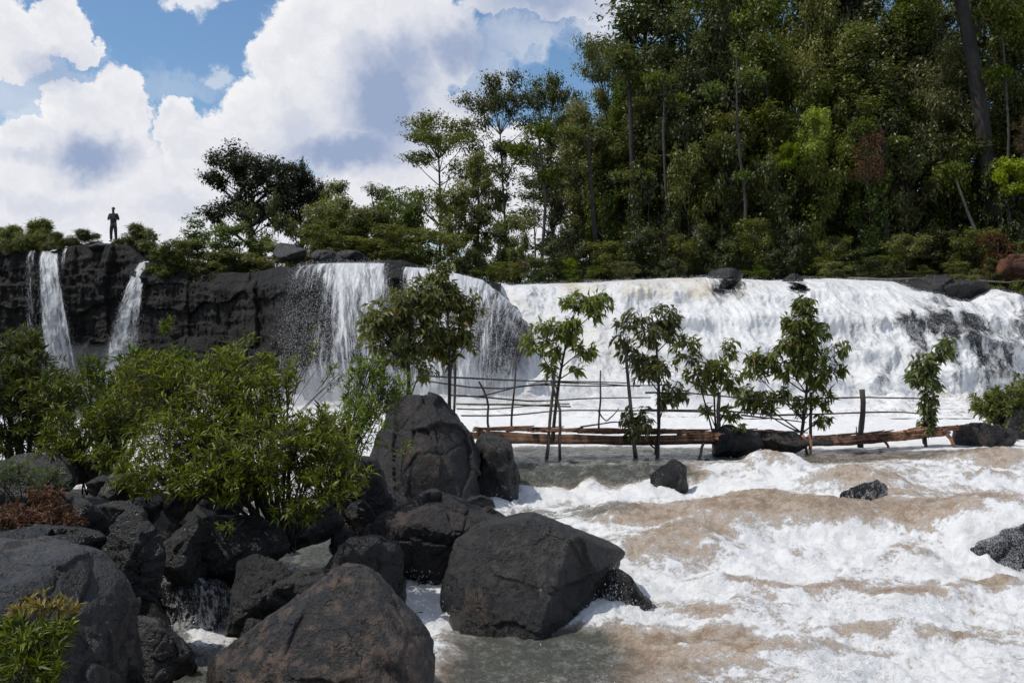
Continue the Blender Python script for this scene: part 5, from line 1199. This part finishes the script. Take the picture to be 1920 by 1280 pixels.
for i, (px, dd_, t, wd) in enumerate([(1110, 57, 230, 170), (1200, 55.5, 180, 190), (1275, 54.5, 110, 200), (1350, 54, 200, 190), (1430, 55, 60, 210), (1500, 54, 150, 200), (1600, 55, 40, 210), (1665, 54, 190, 190), (1745, 54.5, 90, 200), (1830, 54, 210, 190), (1900, 55, 60, 210), (1965, 54, 160, 190), (1330, 56, 20, 200), (1520, 56.5, -20, 210), (1700, 56.5, -10, 210)]):
    tree(['broad_mid', 'tall_olive', 'broad_dark', 'broad_olive', 'tall_deep'][i % 5], px, dd_, t, wd, BR, group='broad crowned trees of the forest wall')
# understorey
US = [(1130, 53, 330, 100, 'under_green'), (1215, 52, 300, 120, 'under_dark'), (1290, 52, 270, 120, 'under_olive'), (1370, 52.5, 250, 130, 'under_olive'), (1455, 52, 260, 130, 'under_green'), (1545, 52.5, 240, 130, 'under_olive'), (1630, 52, 290, 120, 'under_green'), (1700, 52, 290, 130, 'under_olive'),
      (1780, 53, 260, 120, 'under_green'), (1870, 52, 300, 140, 'under_dark'), (1960, 52, 250, 140, 'under_olive'), (1050, 53, 350, 90, 'under_dark'), (970, 52, 400, 90, 'under_olive')]
for i, (px, d, t, wd, k) in enumerate(US):
    nm = {'under_green': 'green', 'under_dark': 'dark shaded', 'under_olive': 'olive green'}[k]
    mark = ['below the creeper clad trees', 'at the foot of the very dark edge tree', 'just right of the foot of the very dark edge tree', 'above the black rock jutting from the lip', 'between the jutting black rock and the lime branches', 'directly under the lime green branches', 'directly under the reddish dead crown', 'just right of the reddish dead crown',
            'at the foot of the great bare trunk', 'above the red soil bank', 'cut by the right edge above the red soil bank', 'left of the creeper clad trees', 'under the thin bare limbed tree'][i]
    tree(k, px, d, t, wd, nm+' bushy tree '+mark)
SH = 'low leafy shrub in the green belt between the forest trunks and the cascade lip'
for i in range(30):
    px = 930+i*35+trr.uniform(-12, 12); d = trr.uniform(48.6, 51); top = trr.uniform(405, 480)
    tree(['under_dark', 'under_green', 'under_olive', 'under_dark'][i % 4], px, d, top, trr.uniform(70, 110), SH, 'shrub', 'shrub', 'shrubs along the far bank')
for i, px in enumerate([905, 945, 1010, 1090, 1175, 1250, 1420, 1560, 1640, 1730, 1800, 1870]):
    tree(['under_green', 'under_olive', 'under_dark'][i % 3], px, 46.8+.5*(i % 2), 495-8*(i % 3), 80, 'low bush overhanging the bank right at the lip of the cascade', 'shrub', 'shrub', 'bushes at the cascade lip', base=532)
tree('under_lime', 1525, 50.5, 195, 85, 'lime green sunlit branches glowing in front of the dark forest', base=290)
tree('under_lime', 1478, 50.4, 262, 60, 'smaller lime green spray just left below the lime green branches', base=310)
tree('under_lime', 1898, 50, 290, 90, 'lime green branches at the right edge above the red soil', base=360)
tree('under_lime', 1060, 49, 480, 50, 'small yellow green shrub on the bank at the left start of the cascade', name='shrub', cat='shrub')
tree('under_dry', 1625, 50.8, 235, 90, 'reddish brown dead crown in the middle of the forest edge', base=345)
tree('under_dry', 1915, 50.5, 205, 60, 'reddish dead branches high on the right edge of the photo', base=290)
tree('under_dry', 1870, 48, 420, 110, 'rusty dead shrub leaning over the red soil bank', name='shrub', cat='shrub', base=520)
tree('under_dry', 570, 47.5, 462, 55, 'small rust coloured shrub above the left edge of the central waterfall', name='shrub', cat='shrub', base=498)
tree('under_dry', 985, 47, 480, 36, 'tiny rust coloured shrub by the start of the cascade', name='shrub', cat='shrub', base=520)
# the great bare trunk
def bare_trunk(name, label, pts, d, r0, r1, mat='bark_mid', limbs=()):
    b = P(*pts[0], d); root = empty(name, b); tag(root, label, 'tree'); q = np.array([list(P(a, c, d)-b) for a, c in pts]); n = 24
    s = np.linspace(0, len(q)-1, n); qq = np.stack([np.interp(s, np.arange(len(q)), q[:, j]) for j in range(3)], 1)
    v, f = tubes([(qq, np.linspace(r0, r1, n))], 12, False); mesh('trunk', v, f, M[mat], root)
    bl = []
    for (lx, ly, rx, ry, k) in limbs: c = P(lx, ly, d)-b; bl.append(((c.x, c.y, c.z), rx*d/FPX, ry*d/FPX, k))
    L = []; lp = []; r = np.random.RandomState(int(pts[0][0]) % 99999)
    for c, rx, ry, k in bl:
        c = np.array(c); st = qq[int(np.argmin(np.abs(qq[:, 2]-(c[2]-.8))))]; L.append((bez(st, (st+c)/2+np.array([0, 0, .3]), c, 8), np.linspace(r1*.6, .03, 8)))
        lp.append(c + unit(r.normal(size=(k, 3)))*np.array([rx, rx, ry])*r.uniform(.2, 1, (k, 1)))
    if L:
        [mesh('limb', *tubes([l_], 6, False), M[mat], root) for l_ in L]
        lp = np.concatenate(lp); v, f = leaf_arrays(lp, r.normal(size=lp.shape), r.uniform(.2, .32, len(lp)), r.uniform(.08, .15, len(lp)), r, simple=True); mesh('crown', v, f, M['leaf_forest'], root, smooth=False)
bare_trunk('tree', 'great leaning bare trunk rising out of the top of the photo on the right', [(1885, 520), (1862, 400), (1842, 230), (1822, 100), (1798, -20), (1770, -200)], 52.6, .42, .30, 'bark_dark', limbs=[(1740, -60, 90, 50, 2500), (1830, -90, 90, 60, 2500), (1880, 30, 60, 40, 1500)])
bare_trunk('tree', 'slim straight dark trunk between the green creeper clad trees', [(1188, 480), (1186, 330), (1182, 200), (1176, 120)], 54, .16, .10, 'bark_dark', limbs=[(1165, 110, 40, 30, 900), (1200, 150, 40, 30, 700)])
bare_trunk('tree', 'pale slanting trunk low on the right between the understorey trees', [(1845, 470), (1815, 400), (1790, 330)], 50.5, .10, .05, 'bark_pale', limbs=[(1780, 320, 30, 20, 500)])
tr2 = random.Random(9)
for i, px in enumerate([1015, 1120, 1242, 1395, 1672, 1905]):
    lean = tr2.uniform(-30, 30); dd = tr2.uniform(50.8, 52.2); top = tr2.uniform(60, 240) if px > 1200 else tr2.uniform(200, 280); m1 = tr2.uniform(-12, 12)
    bare_trunk('tree', 'slender trunk rising through the leaves of the shaded forest wall', [(px, 500), (px+lean*.3+m1, 380), (px+lean*.7-m1*.4, 250), (px+lean, top)], dd, tr2.uniform(.09, .15), .04, ['bark_mid', 'bark_dark', 'bark_mid'][i % 3],
               limbs=[(px+lean+tr2.uniform(-35, 35), top+tr2.uniform(-20, 40), 34, 18, 420), (px+lean+tr2.uniform(-50, 50), top+tr2.uniform(30, 100), 30, 14, 300), (px+tr2.uniform(-50, 50), 330, 26, 12, 200)])
for o in COL.objects:
    if str(o.get('label', '')).startswith('slender trunk'): o['group'] = 'slender trunks in the forest wall'
# bushes and grass on top of the left cliff
tree('grass_bush', 258, 51.0, 418, 78, 'rounded grassy bush right of the standing person', 'bush', 'bush', base=470)
tree('grass_bush', 155, 52.0, 428, 75, 'low grassy bush left of the standing person', 'bush', 'bush', base=462)
tree('grass_bush', 70, 52.0, 408, 90, 'taller feathery bush above the narrow left waterfall', 'bush', 'bush', base=468)
tree('grass_bush', 5, 52.5, 424, 80, 'grassy bush on the cliff at the left edge of the photo', 'bush', 'bush', base=468)
tree('grass_bush', 112, 51.6, 432, 70, 'low wiry bush between the feathery bush and the grassy bush left of the person', 'bush', 'bush', base=466)
tree('grass_bush', 36, 51.8, 420, 70, 'grassy bush left of the feathery bush on the cliff top', 'bush', 'bush', base=468)
tree('grass_bush', -80, 53, 415, 90, 'bush just outside the left edge of the photo on the cliff', 'bush', 'bush', base=468)
CS = [(315, 49.5, 428, 515, 120, 'under_green', 'leafy green shrub at the start of the overgrown stretch of cliff'), (405, 49.0, 398, 510, 150, 'under_green', 'tallest leafy shrub on the overgrown stretch of cliff'), (360, 48.3, 448, 525, 135, 'under_olive', 'olive shrub hanging over the cliff edge under the tallest leafy shrub'),
      (450, 48.4, 428, 515, 135, 'under_green', 'green shrub at the foot of the round dark crowned tree'), (520, 48, 453, 525, 120, 'under_olive', 'yellowish olive shrub left of the small rust coloured shrub'), (600, 50, 418, 490, 120, 'under_olive', 'olive shrub behind the low grey boulder on the lip'),
      (740, 49, 418, 495, 165, 'under_olive', 'olive shrub behind the black notch of the central waterfall'), (820, 48.5, 428, 505, 165, 'under_olive', 'olive shrub behind the top of the dense young trees'), (880, 47, 458, 520, 90, 'under_dark', 'dark shrub at the top of the grey buttress'),
      (430, 47.6, 468, 530, 105, 'under_olive', 'small shrub trailing over the cliff below the green shrub'), (300, 48.6, 463, 520, 90, 'under_green', 'small green shrub beside the slanting waterfall'), (650, 52, 388, 480, 135, 'under_green', 'green shrub under the flat topped bushy tree'), (760, 47.5, 456, 500, 120, 'under_green', 'bright low shrub on the lip just right of the long dark boulder')]
for px, d, t, b, wd, k, lb in CS: tree(k, px, d, t, wd, lb, 'shrub', 'shrub', base=b)
tree('under_olive', 1800, 45.2, 510, 80, 'mossy green shrub on the long dark rock ridge', 'shrub', 'shrub', base=560)
tree('under_green', 1890, 44.5, 520, 90, 'green shrub on the dark mossy rock at the right edge', 'shrub', 'shrub', base=590)
for px, d_, t_, b_, wd, k, lb in [(345, 48.6, 450, 520, 120, 'under_green', 'dense green shrub between the slanting waterfall and the tallest leafy shrub'), (475, 47.8, 470, 530, 120, 'under_olive', 'olive shrub spilling over the cliff left of the pale grey boulder'),
      (395, 47.8, 485, 535, 110, 'under_dark', 'dark shrub clinging to the cliff face under the tallest leafy shrub'), (530, 47.2, 480, 528, 80, 'under_olive', 'yellowish shrub under the pale grey boulder at the cliff edge'), (670, 50, 440, 480, 130, 'under_olive', 'low olive thicket behind the long dark boulder')]:
    tree(k, px, d_, t_, wd, lb, 'shrub', 'shrub', base=b_)
for k, (o, h, w_, ch) in PROTO.items():
    for c in ch: bpy.data.objects.remove(c)
    bpy.data.objects.remove(o)
# ================================================================ MIST at the feet of the falls
def mist(label, px, py, d, r, dens, seed):
    dirs, F = ico(4); v = dirs*np.array(r)*(1+.25*fbm(dirs, 1.6, 3, seed=seed))[:, None]
    m_ = bpy.data.materials.new('mist'); m_.use_nodes = True; t = NT(m_.node_tree); t.n.remove(t.n['Principled BSDF'])
    pv = t.new('ShaderNodeVolumePrincipled'); pv.inputs['Color'].default_value = (.93, .95, 1, 1); pv.inputs['Density'].default_value = dens; pv.inputs['Anisotropy'].default_value = .1
    t.l.new(pv.outputs[0], t.n['Material Output'].inputs['Volume'])
    o = mesh('mist', v, F, m_, loc=tuple(P(px, py, d))); tag(o, label, 'mist', kind='stuff')
mist('pale mist at the foot of the central waterfall', 640, 762, 32.6, (3.0, 1.5, 1.5), .30, 1)
mist('pale mist at the feet of the two left waterfalls', 160, 705, 47.3, (4.6, 1.6, 1.6), .05, 2)
mist('pale mist at the foot of the grey buttress', 880, 762, 32.8, (2.6, 1.3, 1.1), .25, 3)
mist('pale mist at the foot of the right end of the cascade', 1720, 770, 35.2, (5.0, 1.5, 1.1), .10, 4)
mist('pale mist along the foot of the cascade behind the footbridge', 1330, 760, 32.8, (7.0, 1.3, .8), .13, 5)
